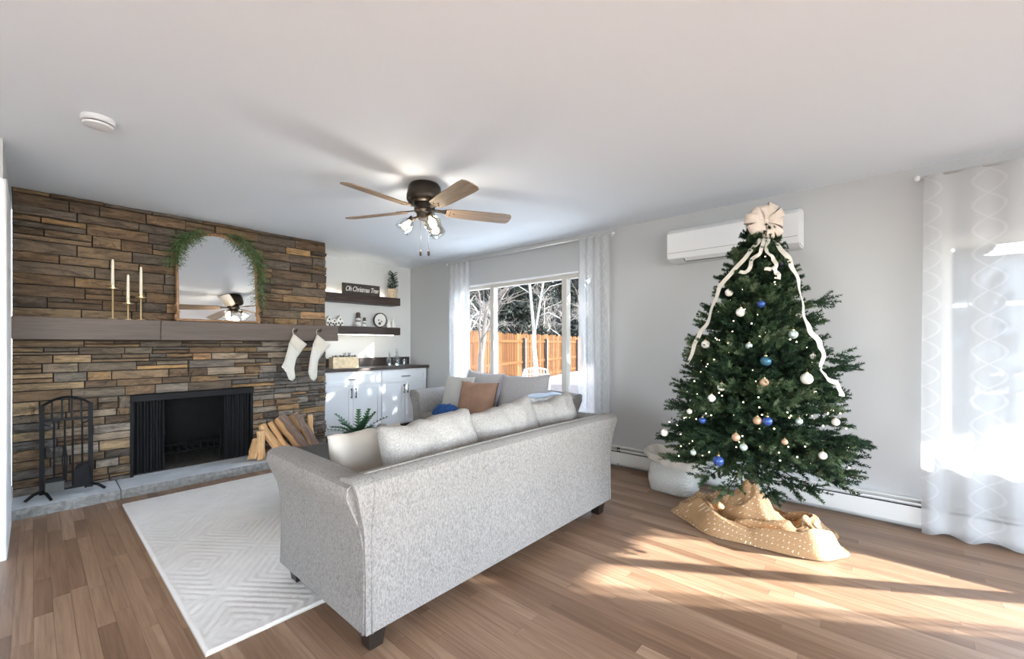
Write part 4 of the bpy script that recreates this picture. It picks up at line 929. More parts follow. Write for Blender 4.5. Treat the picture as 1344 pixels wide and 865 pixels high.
cush('back_cushion', 0.60, 0.45, 0.24, (1.425, 1.815, 0.635), R(-13), R(0), 'cushion_fabric', 'heathered back cushion on the sofa next to the cream pillow', 'cushion', gB, 1, tilt=R(-4), sag=0.006, wrinkle=0.016, pinch=0.035, power=0.42)
cush('back_cushion', 0.60, 0.45, 0.24, (2.005, 1.815, 0.638), R(-13), R(0), 'cushion_fabric', 'middle heathered back cushion on the sofa', 'cushion', gB, 2, tilt=R(-6), sag=0.006, wrinkle=0.016, pinch=0.035, power=0.42)
cush('back_cushion', 0.50, 0.44, 0.23, (2.535, 1.82, 0.635), R(-13), R(0), 'cushion_fabric', 'heathered back cushion on the sofa at the window-wall end', 'cushion', gB, 3, tilt=R(-6), sag=0.006, wrinkle=0.016, pinch=0.035, power=0.42)
cush('throw_pillow', 0.47, 0.34, 0.15, (1.235, 2.13, 0.612), R(-14), R(6), 'cream_fabric', 'cream throw pillow on the sofa in the corner by its arm', 'pillow', None, 4, pinch=0.04, power=0.42)
cush('back_cushion', 0.60, 0.47, 0.18, (3.52, 3.60, 0.685), R(-18), R(-90), 'grey_cushion', 'plain grey back cushion of the loveseat behind the tan pillow', 'cushion', 'loveseat back cushions', 5, tilt=R(2), sag=0.012, pinch=0.05)
cush('back_cushion', 0.66, 0.47, 0.18, (3.47, 2.92, 0.685), R(-18), R(-90), 'grey_cushion', 'plain grey back cushion of the loveseat beside the tan pillow', 'cushion', 'loveseat back cushions', 6, tilt=R(-3), sag=0.012, pinch=0.05)
cush('throw_pillow', 0.44, 0.44, 0.15, (3.33, 3.80, 0.652), R(-16), R(-82), 'knit_fabric', 'white textured knit throw pillow on the loveseat beside its arm', 'pillow', 'throw pillows on the loveseat', 7)
tp = thing('throw_pillow', 'tan throw pillow with dark beaded edge on the loveseat', 'pillow', (3.22, 3.36, 0.630), R(-78), 'throw pillows on the loveseat'); tp.rotation_euler = Euler((R(-17), 0, R(-80)), 'XYZ')
link('cover', pillow(0.50, 0.42, 0.15, seed=8), 'tan_fabric', tp)
m = BM()
for k in range(22): sphere(m, (0.247 - 0.012 * (1 - ((k - 10.5) / 10.5) ** 2), 0, -0.20 + 0.019 * k), 0.0075, u=7, v=5)
obj('beaded_edge', m, 'tassel', tp, smooth=True)
# blue throw (soft heap) and folded blanket on loveseat
def heap(name, c, sx, sy, sz, mat, label, cat, seed):
    V = []; F = []; nn = 40; off = Vector((seed, 0, 0)); zb = c[2]
    for i in range(nn + 1):
        for j in range(nn + 1):
            a, d = i / nn * 2 - 1, j / nn * 2 - 1; r = min(1, math.hypot(a, d)); a2, d2 = a, d
            k = 1 / max(1e-6, max(abs(a), abs(d)) / math.hypot(a, d)) if (a or d) else 1
            a2, d2 = a / k, d / k; rr_ = math.hypot(a2, d2)
            wob = 1 + 0.16 * mnoise.noise(Vector((a2 * 2, d2 * 2, 5)) + off)
            fold = 0.30 * abs(math.sin(5 * a2 + 3 * d2 + 2 * mnoise.noise(Vector((a2 * 2.5, d2 * 2.5, 1)) + off))) + 0.15 * mnoise.noise(Vector((a2 * 5, d2 * 5, 2)) + off)
            z = max(0, (1 - rr_ ** 2.4)) ** 0.6 * (0.75 + fold)
            V.append((c[0] + a2 * sx * wob, c[1] + d2 * sy * wob, zb + z * sz))
    for i in range(nn):
        for j in range(nn): q = i * (nn + 1) + j; F.append((q, q + nn + 1, q + nn + 2, q + 1))
    k0 = len(V); V.append((c[0], c[1], zb)); rim = [i * (nn + 1) for i in range(nn + 1)] + [nn * (nn + 1) + j for j in range(1, nn + 1)] + [i * (nn + 1) + nn for i in range(nn - 1, -1, -1)] + [j for j in range(nn - 1, 0, -1)]
    for a, d in zip(rim, rim[1:] + rim[:1]): F.append((k0, d, a))
    return tag(npobj(name, V, F, mat, None, True), label, cat)
heap('throw_blanket', (3.07, 3.68, 0.458), 0.13, 0.22, 0.11, 'blue_fabric', 'crumpled royal blue throw blanket on the loveseat seat', 'blanket', 2)
fb = thing('folded_blanket', 'folded pale blue and white blanket over the loveseat arm', 'blanket', (3.35, 2.50, 0.712))
for k, (mt, dz) in enumerate((('pale_blue_fabric', 0.0), ('white_paint', 0.022), ('pale_blue_fabric', 0.044))):
    V = []; F = []; nn = 16; x0, x1 = 3.03 + 0.02 * k, 3.62 - 0.05 * k
    for i in range(nn + 1):
        for j in range(nn + 1):
            f, q = i / nn, j / nn; yy = -0.075 + 0.15 * q; z = 0.714 + dz + 0.004 * math.sin(9 * f + 4 * q + k) - 0.9 * max(0, abs(yy) - 0.04) ** 1.4 + 0.008 * math.sin(4 * f)
            V.append((x0 + (x1 - x0) * f, 2.50 + yy, z)); 
    nb = len(V); V += [(a, b_, c - 0.02) for a, b_, c in V]
    for i in range(nn):
        for j in range(nn): q = i * (nn + 1) + j; F += [(q, q + nn + 1, q + nn + 2, q + 1), (nb + q, nb + q + 1, nb + q + nn + 2, nb + q + nn + 1)]
    for i in range(nn):
        q = i * (nn + 1); F += [(q, nb + q, nb + q + nn + 1, q + nn + 1), (q + nn, q + 2 * nn + 1, nb + q + 2 * nn + 1, nb + q + nn)]
        F += [(i, i + 1, nb + i + 1, nb + i), (nn * (nn + 1) + i, nb + nn * (nn + 1) + i, nb + nn * (nn + 1) + i + 1, nn * (nn + 1) + i + 1)]
    o = npobj('layer', V, F, mt, None, True); o.parent = fb; o.matrix_parent_inverse = Matrix.Translation(fb.location).inverted()

# ------------------------------------------------------------------ coffee table with decor
ct = thing('coffee_table', 'dark charcoal coffee table in front of the sofa', 'table', (1.85, 3.28, 0))
TZt = 0.405
child('table_top', bx((1.25, 2.96, TZt - 0.04), (2.45, 3.58, TZt), 0.004), 'charcoal', ct)
child('apron', bx((1.32, 3.02, TZt - 0.11), (2.38, 3.52, TZt - 0.04)), 'charcoal', ct)
for x in (1.30, 2.36):
    for y in (3.00, 3.50): child('leg', bx((x, y, 0.008), (x + 0.05, y + 0.05, TZt - 0.04)), 'charcoal', ct)
pf_ = thing('potted_plant', 'spiky green fern in a low dark bowl on the coffee table', 'plant', (1.86, 3.42, TZt))
m = BM(); lathe(m, [(0, TZt + .001), (0.06, TZt + .001), (0.10, TZt + .05), (0.092, TZt + .05), (0.05, TZt + .015), (0, TZt + .015)], (1.86, 3.42, 0), 20); child('bowl', m, 'red_wood', pf_, smooth=True, angle=50)
rf = random.Random(5)
for k in range(34):
    a = 2 * PI * k / 34 + rf.uniform(-.15, .15); L = rf.uniform(0.17, 0.33); el = rf.uniform(0.2, 1.15); V = []; F = []
    dr = Vector((math.cos(a) * math.cos(el), math.sin(a) * math.cos(el), math.sin(el))); sd = Vector((-math.sin(a), math.cos(a), 0))
    p = Vector((1.86, 3.42, TZt + 0.05)); ns = 9
    for i in range(ns):
        f = (i + 0.5) / ns; q = p + dr * (L * f) + Vector((0, 0, -0.10 * f * f * math.cos(el))); lf = 0.050 * (1 - 0.55 * f)
        for s in (-1, 1):
            b0 = len(V); tip = q + sd * s * lf + dr * lf * 0.75; V += [tuple(q - dr * 0.012), tuple(q + dr * 0.020), tuple(tip)]; F.append((b0, b0 + 1, b0 + 2))
    b0 = len(V)
    for i in range(ns + 1):
        f = i / ns; q = p + dr * (L * f) + Vector((0, 0, -0.10 * f * f * math.cos(el))); V += [tuple(q - sd * 0.004), tuple(q + sd * 0.004)]
    for i in range(ns): F.append((b0 + 2 * i, b0 + 2 * i + 1, b0 + 2 * i + 3, b0 + 2 * i + 2))
    o = npobj('frond', V, F, 'fern_green', None); o.parent = pf_; o.matrix_parent_inverse = Matrix.Translation(pf_.location).inverted()
m = BM(); box(m, (2.00, 3.42, TZt + .001), (2.20, 3.54, TZt + 0.03), 0.008, 2); tag(obj('serving_tray', m, 'red_wood'), 'small dark red wooden tray on the coffee table beside the fern', 'tray')
pc = thing('pine_cone', 'grey frosted pine cone on the red wooden tray', 'pine cone', (2.13, 3.48, TZt + 0.031))
m = BM()
for q in range(7):
    for k in range(9):
        a = 2 * PI * k / 9 + q * 0.35; r_ = 0.040 * math.sin(PI * (q + 1) / 8.5); sphere(m, (2.13 + r_ * math.cos(a), 3.48 + r_ * math.sin(a), TZt + 0.040 + q * 0.0105), 0.012, (1, 1, 0.5), 6, 4)
child('scales', m, 'grey_cushion', pc)
m = BM(); sphere(m, (2.225, 3.49, TZt + 0.041), 0.040); tag(obj('decor_ball', m, 'orn_white', smooth=True), 'white round ornament ball beside the pine cone on the coffee table', 'ornament')

# ------------------------------------------------------------------ ceiling fan
FX, FY, FZ = 1.944, 2.592, 2.245
fan = thing('ceiling_fan', 'five-blade ceiling fan with bronze motor and glass light kit', 'ceiling fan', (FX, FY, H))
def fchild(name, bm, mat, **k): return child(name, bm, mat, fan, **k)
m = BM(); lathe(m, [(0, H - 0.001), (0.105, H - 0.001), (0.118, H - 0.02), (0.132, H - 0.085), (0.132, H - 0.115), (0.122, H - 0.135), (0.095, H - 0.150), (0, H - 0.152)], (FX, FY, 0), 36); fchild('motor_housing', m, 'bronze', smooth=True, angle=35)
m = BM(); lathe(m, [(0, H - 0.150), (0.075, H - 0.150), (0.078, H - 0.20), (0.06, H - 0.215), (0.055, H - 0.245), (0.04, H - 0.262), (0, H - 0.264)], (FX, FY, 0), 28); fchild('switch_housing', m, 'bronze', smooth=True, angle=35)
for k in range(5):
    a = R(42.5 + 72 * k); T4 = Matrix.Translation((FX, FY, FZ)) @ Matrix.Rotation(a, 4, 'Z') @ Matrix.Rotation(R(-13), 4, 'X')
    m = BM(); pts = [(0.165, -0.038), (0.18, -0.052), (0.30, -0.062), (0.60, -0.070), (0.655, -0.066), (0.672, -0.045), (0.678, 0.0), (0.672, 0.045), (0.655, 0.066), (0.60, 0.070), (0.30, 0.062), (0.18, 0.052), (0.165, 0.038)]
    up = [m.verts.new((x, y, 0.004)) for x, y in pts]; dn = [m.verts.new((x, y, -0.003)) for x, y in pts]; m.faces.new(up); m.faces.new(dn[::-1])
    for q in range(len(pts)): m.faces.new((up[q], dn[q], dn[(q + 1) % len(pts)], up[(q + 1) % len(pts)]))
    bl = obj('blade', m, 'blade_wood'); bl.parent = fan; bl.matrix_parent_inverse = Matrix.Translation(fan.location).inverted(); bl.matrix_basis = T4
    m = BM(); pts = [(0.06, -0.018), (0.13, -0.016), (0.17, -0.034), (0.225, -0.034), (0.235, 0), (0.225, 0.034), (0.17, 0.034), (0.13, 0.016), (0.06, 0.018)]
    up = [m.verts.new((x, y, 0.010)) for x, y in pts]; dn = [m.verts.new((x, y, 0.0042)) for x, y in pts]; m.faces.new(up); m.faces.new(dn[::-1])
    for q in range(len(pts)): m.faces.new((up[q], dn[q], dn[(q + 1) % len(pts)], up[(q + 1) % len(pts)]))
    ir = obj('blade_iron', m, 'bronze', bl)
    for x, y in ((0.19, -0.02), (0.19, 0.02), (0.22, 0.0)):
        m = BM(); lathe(m, [(0, -0.0065), (0.006, -0.0055), (0.006, -0.003), (0, -0.003)], (x, y, 0), 8); obj('screw', m, 'bronze', bl)
for k in range(3):
    a = R(-105 + 120 * k); dr = Vector((math.cos(a), math.sin(a), 0)); p0 = Vector((FX, FY, H - 0.235)); p1 = p0 + dr * 0.085 + Vector((0, 0, -0.012))
    ax = (dr * 0.75 + Vector((0, 0, -0.85))).normalized(); T4 = Matrix.Translation(p1) @ ax.to_track_quat('Z', 'Y').to_matrix().to_4x4()
    m = BM(); tube(m, [p0, p1 + ax * 0.01], 0.010, 8); lathe(m, [(0, 0), (0.022, 0.0), (0.024, 0.03), (0, 0.03)], seg=16, mat=T4); arm = fchild('light_arm', m, 'bronze', smooth=True, angle=40)
    m = BM(); lathe(m, [(0.024, 0.022), (0.042, 0.04), (0.058, 0.07), (0.064, 0.10), (0.058, 0.128), (0.054, 0.130), (0.061, 0.10), (0.055, 0.071), (0.040, 0.043), (0.022, 0.026)], seg=24, mat=T4); fchild('glass_shade', m, 'clear_glass', smooth=True)
    m = BM(); lathe(m, [(0, 0.03), (0.011, 0.032), (0.014, 0.05), (0.026, 0.075), (0.026, 0.09), (0.016, 0.107), (0, 0.112)], seg=16, mat=T4); fchild('bulb', m, 'bulb_glow', smooth=True)
for u, dx in ((546, -0.03), (557.5, 0.03)):
    q = Vector((FX + dx * ST, FY - dx * CT, 0)); m = BM(); tube(m, [(q.x, q.y, H - 0.255), (q.x, q.y, 1.95)], 0.0011, 6); ch = fchild('pull_chain', m, 'bronze')
    m = BM(); lathe(m, [(0, 1.905), (0.007, 1.91), (0.009, 1.93), (0.005, 1.952), (0, 1.952)], (q.x, q.y, 0), 10); o = obj('pull_knob', m, 'bronze', smooth=True); o.parent = ch; o.matrix_parent_inverse = Matrix.Identity(4) if False else (Matrix.Translation(fan.location) @ ch.matrix_parent_inverse).inverted()
pl_ = bpy.data.lights.new('fan_light', 'POINT'); pl_.energy = 7; pl_.color = (1, 0.88, 0.74); pl_.shadow_soft_size = 0.06
po = bpy.data.objects.new('fan_light', pl_); COL.objects.link(po); po.location = (FX, FY, 2.06)
sm = thing('smoke_detector', 'round white smoke detector on the ceiling', 'smoke detector', (0.228, 3.12, H))
m = BM(); lathe(m, [(0, H - 0.001), (0.068, H - 0.001), (0.070, H - 0.022), (0.064, H - 0.028), (0, H - 0.028)], (0.228, 3.12, 0), 30); child('base', m, 'plastic_white', sm, smooth=True, angle=35)
m = BM(); lathe(m, [(0, H - 0.0285), (0.056, H - 0.0285), (0.056, H - 0.034), (0, H - 0.034)], (0.228, 3.12, 0), 30); child('vent_ring', m, 'charcoal', sm)
m = BM(); lathe(m, [(0, H - 0.0345), (0.062, H - 0.0345), (0.058, H - 0.044), (0.03, H - 0.050), (0, H - 0.051)], (0.228, 3.12, 0), 30); child('cover', m, 'plastic_white', sm, smooth=True, angle=35)

# ------------------------------------------------------------------ Christmas tree
TXc, TYc = 3.20, 0.684; TB, TT_ = 0.47, 2.03
def trad(z): return max(0.02, min(0.56, 0.56 - 0.36 * (z - 0.58)))
def tcen(z): k = 0.06 * max(0.0, z - 0.3) / 1.7; return Vector((TXc + ST * k, TYc - CT * k, z))
tree = thing('christmas_tree', 'full green artificial Christmas tree standing by the window wall', 'tree', (TXc, TYc, 0.002))
m = BM(); tube(m, [(TXc, TYc, 0.06), tcen(1.0), tcen(1.97)], [0.025, 0.018, 0.010], 10); child('trunk', m, 'trunk_bark', tree)
C = []; D = []; LL = []; TN = []; ba = BM()
rt = random.Random(77); nlay = 27
for li in range(nlay):
    f = li / (nlay - 1); z = TB + 0.04 + (1.94 - TB) * f ** 0.95; rd = trad(z + 0.02); nb = max(5, int(23 * (rd / 0.56) ** 0.85) + 2)
    for k in range(nb):
        a = 2 * PI * (k + rt.random() * 0.7) / nb + li * 0.7; ln = rd * rt.choice((0.80, 0.92, 1.0, 1.06, 1.12)) * rt.uniform(0.96, 1.04)
        rise = (-0.16 if f < 0.12 else 0.02) + 0.30 * f + rt.uniform(-.14, .14)
        p0 = tcen(z + 0.02); dr = Vector((math.cos(a), math.sin(a), rise)); sd = Vector((-math.sin(a), math.cos(a), 0))
        tn = min(1, max(0, rt.gauss(0.36, 0.22)))
        tube(ba, [p0, p0 + dr * ln * 0.9], [0.006, 0.003], 3, False)
        for q in (0.25, 0.42, 0.56, 0.70, 0.83, 0.93):
            if q * ln < 0.05: continue
            for s in (-1, 1):
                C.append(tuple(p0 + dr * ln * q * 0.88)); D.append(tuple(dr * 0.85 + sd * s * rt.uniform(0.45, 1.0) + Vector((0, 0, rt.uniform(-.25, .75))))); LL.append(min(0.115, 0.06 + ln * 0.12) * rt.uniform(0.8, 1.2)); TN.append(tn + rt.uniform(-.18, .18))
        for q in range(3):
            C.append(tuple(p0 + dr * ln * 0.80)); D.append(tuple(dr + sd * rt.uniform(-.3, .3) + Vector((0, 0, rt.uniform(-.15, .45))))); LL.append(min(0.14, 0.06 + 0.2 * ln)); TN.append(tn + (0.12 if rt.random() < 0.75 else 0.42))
for k in range(30):
    a = rt.random() * 6.28; C.append(tuple(tcen(1.86 + 0.1 * rt.random()))); D.append((math.cos(a) * .6, math.sin(a) * .6, 0.7)); LL.append(0.11); TN.append(0.4)
# single boughs that stick out of the outline or hang low
for u, v, dx, dz, cnt in ((1088, 600, -.1, -1, 16), (1092, 585, .1, -1, 10), (1075, 590, 0, -1, 8), (958, 600, 0, -1, 12), (1008, 590, 0, -.8, 12), (985, 585, 0, -.7, 10), (1105, 575, .9, -.3, 12), (1118, 580, 1, -.2, 10), (890, 572, -.9, -.1, 9), (1068, 397, 1, 0, 7), (1092, 472, 1, 0.05, 7), (1096, 482, 1, -.1, 6)):
    p = px(u, v, X=3.02 if v > 560 and 940 < u < 1100 else 3.25)
    for q in range(cnt): C.append(tuple(p + Vector((rt.gauss(0, .02), rt.gauss(0, .02), rt.gauss(0, .015))))); D.append((ST * dx + rt.gauss(0, .25), -CT * dx + rt.gauss(0, .25), dz + rt.gauss(0, .2))); LL.append(0.13); TN.append(0.8 if dz < -.5 else 0.3)
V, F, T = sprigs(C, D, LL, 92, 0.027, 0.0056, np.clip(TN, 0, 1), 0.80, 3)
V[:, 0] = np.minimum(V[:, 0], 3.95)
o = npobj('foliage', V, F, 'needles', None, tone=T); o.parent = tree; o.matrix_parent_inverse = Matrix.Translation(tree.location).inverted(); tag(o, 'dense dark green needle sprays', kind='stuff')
tag(child('branches', ba, 'trunk_bark', tree), kind='stuff')
m = BM(); lathe(m, [(0, 0.001), (0.20, 0.001), (0.20, 0.02), (0.05, 0.04), (0.035, 0.14), (0.0, 0.14)], (TXc, TYc, 0), 20); child('stand', m, 'black_metal', tree)
def cone_hit(u, v, extra=0.0):
    d = ray(u, v); best = None; extra += 0.035
    for k in range(200, 900):
        s = k * 0.005; p = Vector((d.x * s, d.y * s, CAMH + d.z * s)); tc = tcen(p.z); r = math.hypot(p.x - tc.x, p.y - tc.y)
        if r < trad(p.z) + extra: return p
        if best is None or r - trad(p.z) < best[0]: best = (r - trad(p.z), p)
    return best[1]
# baubles hanging on the tree
BL = [(999, 399, 'blue', .024), (1007, 553, 'blue', .026), (943, 605, 'blue', .030), (1005, 474, 'teal', .030), (922, 552, 'blue', .020), (1025, 346, 'dark', .024), (957, 384, 'white', .025), (972, 410, 'white', .027), (926, 452, 'white', .026), (1059, 497, 'white', .032), (872, 568, 'white', .024), (1041, 439, 'silver', .026), (983, 454, 'silver', .020), (947, 508, 'white', .024), (934, 523, 'white', .023), (994, 552, 'copper', .023), (966, 574, 'copper', .022), (1049, 553, 'silver', .018), (1097, 554, 'white', .020), (1003, 502, 'copper', .024), (910, 594, 'silver', .018), (976, 587, 'silver', .020), (1080, 598, 'white', .020), (1048, 415, 'white', .018), (1067, 468, 'white', .016), (905, 540, 'white', .016), (1030, 580, 'copper', .016)]
HT = [(345, 'just under the bow'), (400, 'high on the tree'), (460, 'in the upper half of the tree'), (520, 'around the middle of the tree'), (575, 'on the lower branches'), (999, 'on the lowest branches')]
NM = {'blue': 'deep blue glass bauble', 'teal': 'teal blue glass bauble', 'dark': 'dark navy bauble', 'white': 'white bauble', 'silver': 'mint silver bauble', 'copper': 'copper cream bauble'}
for u, v, kd, r_ in BL:
    p = cone_hit(u, v, 0.015); wh = next(s for q, s in HT if v <= q)
    nb_ = min((q for q in BL if (q[0], q[1]) != (u, v)), key=lambda q: (q[0] - u) ** 2 + (q[1] - v) ** 2)
    t = thing('tree_bauble', f'{NM[kd]} hanging {wh}, near a {nb_[2]} bauble', 'bauble', tuple(p), group='baubles on the Christmas tree')
    m = BM(); sphere(m, p, r_, u=18, v=12); child('ball', m, 'orn_' + kd, t, smooth=True)
    m = BM(); lathe(m, [(0, r_ * .96), (r_ * .3, r_ * .93), (r_ * .3, r_ * 1.15), (0, r_ * 1.15)], p, 10); tube(m, [p + Vector((0, 0, r_ * 1.1)), p + Vector((0.006, 0, r_ * 1.4)), p + Vector((0.0, 0, r_ * 1.8))], 0.001, 4); child('cap', m, 'gold', t)
# string lights
m = BM(); rl = random.Random(4)
for k in range(300):
    z = TB + 0.05 + (1.93 - TB) * (1 - rl.random() ** 0.65); a = rl.random() * 2 * PI; r_ = trad(z) * rl.uniform(0.70, 1.03)
    p = tcen(z) + Vector((r_ * math.cos(a), r_ * math.sin(a), 0))
    if p.x < 3.93: bmesh.ops.create_icosphere(m, subdivisions=1, radius=0.0044, matrix=Matrix.Translation(p))
tag(obj('string_lights', m, 'tiny_bulb'), 'tiny warm white string lights wound through the Christmas tree', 'string lights', kind='stuff')
# bow with tails
bc = tcen(2.045) + Vector((-0.05, -0.02, 0)); bow = thing('tree_bow', 'large cream ribbon bow with long tails on top of the tree', 'bow', tuple(bc))
fw = Vector((-CT, -ST, 0)); rt_ = Vector((ST, -CT, 0)); upv = Vector((0, 0, 1))
def strip(pts, nrm, width, mat, name='tail', twist=None, thick=0.0016):
    V = []; F = []; n = len(pts)
    for i, p in enumerate(pts):
        d = (pts[min(i + 1, n - 1)] - pts[max(i - 1, 0)]).normalized(); nn_ = nrm[i] if isinstance(nrm, list) else nrm
        s = d.cross(nn_).normalized(); 
        if twist: s = Matrix.Rotation(twist(i / (n - 1)), 3, d) @ s
        w_ = width(i / (n - 1)) if callable(width) else width; q = s.cross(d).normalized() * thick
        V += [tuple(p - s * w_ / 2 + q), tuple(p + s * w_ / 2 + q), tuple(p + s * w_ / 2 - q), tuple(p - s * w_ / 2 - q)]
    for i in range(n - 1):
        a = 4 * i; c = a + 4; F += [(a, a + 1, c + 1, c), (a + 2, a + 3, c + 3, c + 2), (a + 1, a + 2, c + 2, c + 1), (a + 3, a, c, c + 3)]
    F += [(3, 2, 1, 0), tuple(4 * (n - 1) + k for k in range(4))]
    o = npobj(name, V, F, mat, None, True); o.data.set_sharp_from_angle(angle=R(50)); o.parent = bow; o.matrix_parent_inverse = Matrix.Translation(bow.location).inverted(); return o
for k in range(20):
    lay = k % 2; a = 2 * PI * k / 20 + 0.2; dr = rt_ * math.cos(a) + upv * math.sin(a); R0 = (0.118 if lay else 0.095) * (1 + 0.14 * math.sin(k * 2.3)); out = fw * (0.02 + 0.02 * lay); pts = []
    for i in range(15):
        f = i / 14 * PI; pts.append(bc + out + dr * (R0 * math.sin(f)) + fw * ((0.045 + 0.012 * math.sin(k * 1.7)) * math.cos(f)) * math.sin(f) ** 0.4)
    sdv = dr.cross(fw); V = []; F = []
    for i, p in enumerate(pts):
        f = i / 14; w_ = 0.012 + 0.052 * math.sin(PI * f) ** 0.8; V += [tuple(p - sdv * w_ / 2), tuple(p + sdv * w_ / 2 + fw * 0.004)]
    for i in range(14): F.append((2 * i, 2 * i + 1, 2 * i + 3, 2 * i + 2))
    o = npobj('loop', V, F, 'bow_fabric', None, True); o.parent = bow; o.matrix_parent_inverse = Matrix.Translation(bow.location).inverted()
m = BM(); sphere(m, bc + fw * 0.045, 0.020, (1, 1, 1), 10, 7); child('knot', m, 'bow_fabric', bow, smooth=True)
def spline(P_, n):
    out = []; Pp = [P_[0]] + P_ + [P_[-1]]
    for i in range(1, len(Pp) - 2):
        for k in range(n):
            t = k / n; a, b_, c, d = Pp[i - 1], Pp[i], Pp[i + 1], Pp[i + 2]
            out.append(0.5 * ((2 * b_) + (c - a) * t + (2 * a - 5 * b_ + 4 * c - d) * t * t + (3 * b_ - a - 3 * c + d) * t ** 3))
    out.append(P_[-1]); return out
TAILS = [([(997, 312), (985, 330), (966, 352), (948, 372), (938, 395), (928, 424), (917, 440), (910, 458), (903, 478)], .030), ([(1012, 316), (1028, 330), (1040, 350), (1049, 375), (1054, 405), (1060, 428), (1072, 445), (1080, 462), (1078, 485), (1088, 498), (1100, 505), (1104, 520)], .034),
         ([(1000, 308), (999, 330), (988, 340), (981, 356), (970, 357)], .026), ([(1006, 308), (1007, 330), (1016, 340), (1017, 352), (1003, 353)], .026), ([(1014, 350), (1020, 358), (1022, 366)], .034), ([(994, 310), (992, 320)], .030)]
for path, wd in TAILS:
    P3 = [cone_hit(u, v, 0.055) if v > 320 else bc + fw * 0.03 + rt_ * ((u - 1000) / 200) + upv * (-(v - 292) / 200) for u, v in path]
    pts = spline(P3, 6)
    for i, p in enumerate(pts): p += fw * (0.008 * math.sin(i * 0.9))
    nr = [((p - tcen(p.z)).normalized() + fw * 0.6).normalized() for p in pts]
    strip(pts, nr, wd * 0.85, 'ribbon', 'tail', twist=lambda f: 0.5 * math.sin(f * 14))
# tree skirt: folded cloth
V = []; F = []; UVs = []; na, nr_ = 260, 80
for j in range(nr_ + 1):
    f = j / nr_
    for i in range(na):
        a = 2 * PI * i / na; ca, sa = math.cos(a), math.sin(a)
        R1 = 1.0 + 0.20 * mnoise.noise(Vector((ca * 1.4, sa * 1.4, 0.3))) + 0.05 * math.sin(a * 7 + 1)
        cxk = Vector((TXc + 0.075 * f, TYc - 0.02 * f, 0)); q = 0.05 + 0.95 * f
        base = cxk + Vector((ca * 0.335 * R1 * q, sa * 0.50 * R1 * q, 0))
        n1 = mnoise.noise(Vector((base.x * 3.2, base.y * 2.0, 1.7))); n2 = mnoise.noise(Vector((base.x * 8, base.y * 5, 3.1)))
        roll = max(0.0, 1 - abs(f - 0.80 - 0.06 * math.sin(2 * a + 1)) / 0.16) ** 0.7; roll2 = max(0.0, 1 - abs(f - 0.50 - 0.09 * math.sin(3 * a)) / 0.13) ** 0.8
        rg_ = 1 - abs(2 * ((f * 3.1 + 0.9 * n1 + 0.35 * math.sin(a * 2)) % 1) - 1)
        z = 0.30 * max(0, 1 - f / 0.42) ** 1.5 + 0.10 * roll * (0.35 + 1.3 * abs(n1)) + 0.09 * roll2 * (0.4 + 1.2 * abs(n2)) + 0.06 * rg_ ** 1.8 * (1 - f ** 8) + 0.035 * abs(n2) * (1 - f ** 6) + 0.010
        base += Vector((0.02 * n2, 0.03 * n1, 0)); base.x = min(base.x, 3.88)
        V.append((base.x, base.y, z if j < nr_ else 0.004)); UVs.append((base.x + 0.5 * z, base.y + z))
for j in range(nr_):
    for i in range(na): a = j * na + i; c = j * na + (i + 1) % na; F.append((a, c, c + na, a + na))
o = npobj('tree_skirt', V, F, 'skirt_fabric', None, True); uvl = o.data.uv_layers.new(name='UVMap')
for lp in o.data.loops: uvl.data[lp.index].uv = UVs[lp.vertex_index]
tag(o, 'rumpled golden-brown tree skirt with pale dots around the tree foot', 'tree skirt')
# sack behind the tree
sk = thing('fabric_sack', 'cream linen sack with an open ruffled top behind the tree', 'sack', (3.63, 1.36, 0))
V = []; F = []; na, nh = 72, 25
for j in range(nh + 1):
    f = j / nh
    for i in range(na):
        a = 2 * PI * i / na; ca, sa = math.cos(a), math.sin(a); sq = (abs(ca) ** 4 + abs(sa) ** 4) ** -0.25
        if f <= 0.72: k = f / 0.72; w_ = (0.98 + 0.08 * math.sin(PI * k)) * (1 - 0.06 * k ** 4); zz = 0.004 + 0.235 * k
        else: k = (f - 0.72) / 0.28; w_ = 0.92 + 0.40 * math.sin(k * PI * 0.5) + 0.06 * math.sin(a * 15) * k; zz = 0.239 + 0.085 * math.sin(k * PI * 0.75) - 0.055 * k * k + 0.06 * k * max(0, sa)
        w_ += 0.03 * mnoise.noise(Vector((ca * 2, sa * 2, f * 3)))
        x = sq * ca * 0.150 * w_; y = sq * sa * 0.185 * w_
        V.append((min(3.63 + x + 0.25 * y * (1 if f > .72 else .2), 3.893), 1.36 + y, zz))
for j in range(nh):
    for i in range(na): a = j * na + i; c = j * na + (i + 1) % na; F.append((a, c, c + na, a + na))
ib = int(nh * 0.72); Fb = [f for q, f in enumerate(F) if q < ib * na]; Fr = [f for q, f in enumerate(F) if q >= ib * na]
Fb.append(tuple(range(na - 1, -1, -1)))
for nm, ff, mt in (('body', Fb, 'knit_fabric'), ('ruffle', Fr, 'cream_fabric')):
    o = npobj(nm, V, ff, mt, None, True); o.parent = sk; o.matrix_parent_inverse = Matrix.Translation(sk.location).inverted()
    bmt = bmesh.new(); bmt.from_mesh(o.data); bmesh.ops.delete(bmt, geom=[v for v in bmt.verts if not v.link_faces], context='VERTS'); bmt.to_mesh(o.data); bmt.free()
bpy.data.materials['knit_fabric']

# ------------------------------------------------------------------ outdoors
GZ = -0.15
tag(obj('ground', bx((XW + 0.16, -30, GZ - 0.2), (45, 40, GZ)), 'gravel'), 'brown leafy ground of the back yard', None, kind='structure')
plain('concrete', (0.72, 0.715, 0.70), 0.9, var=0.08, vscale=4)
struct('patio', bx((XW + 0.16, 1.0, GZ), (7.0, 8.0, GZ + 0.05)), 'concrete', 'pale concrete patio below the back-yard window')  # unseen pale slab, added to bounce sunlight up to the ceiling
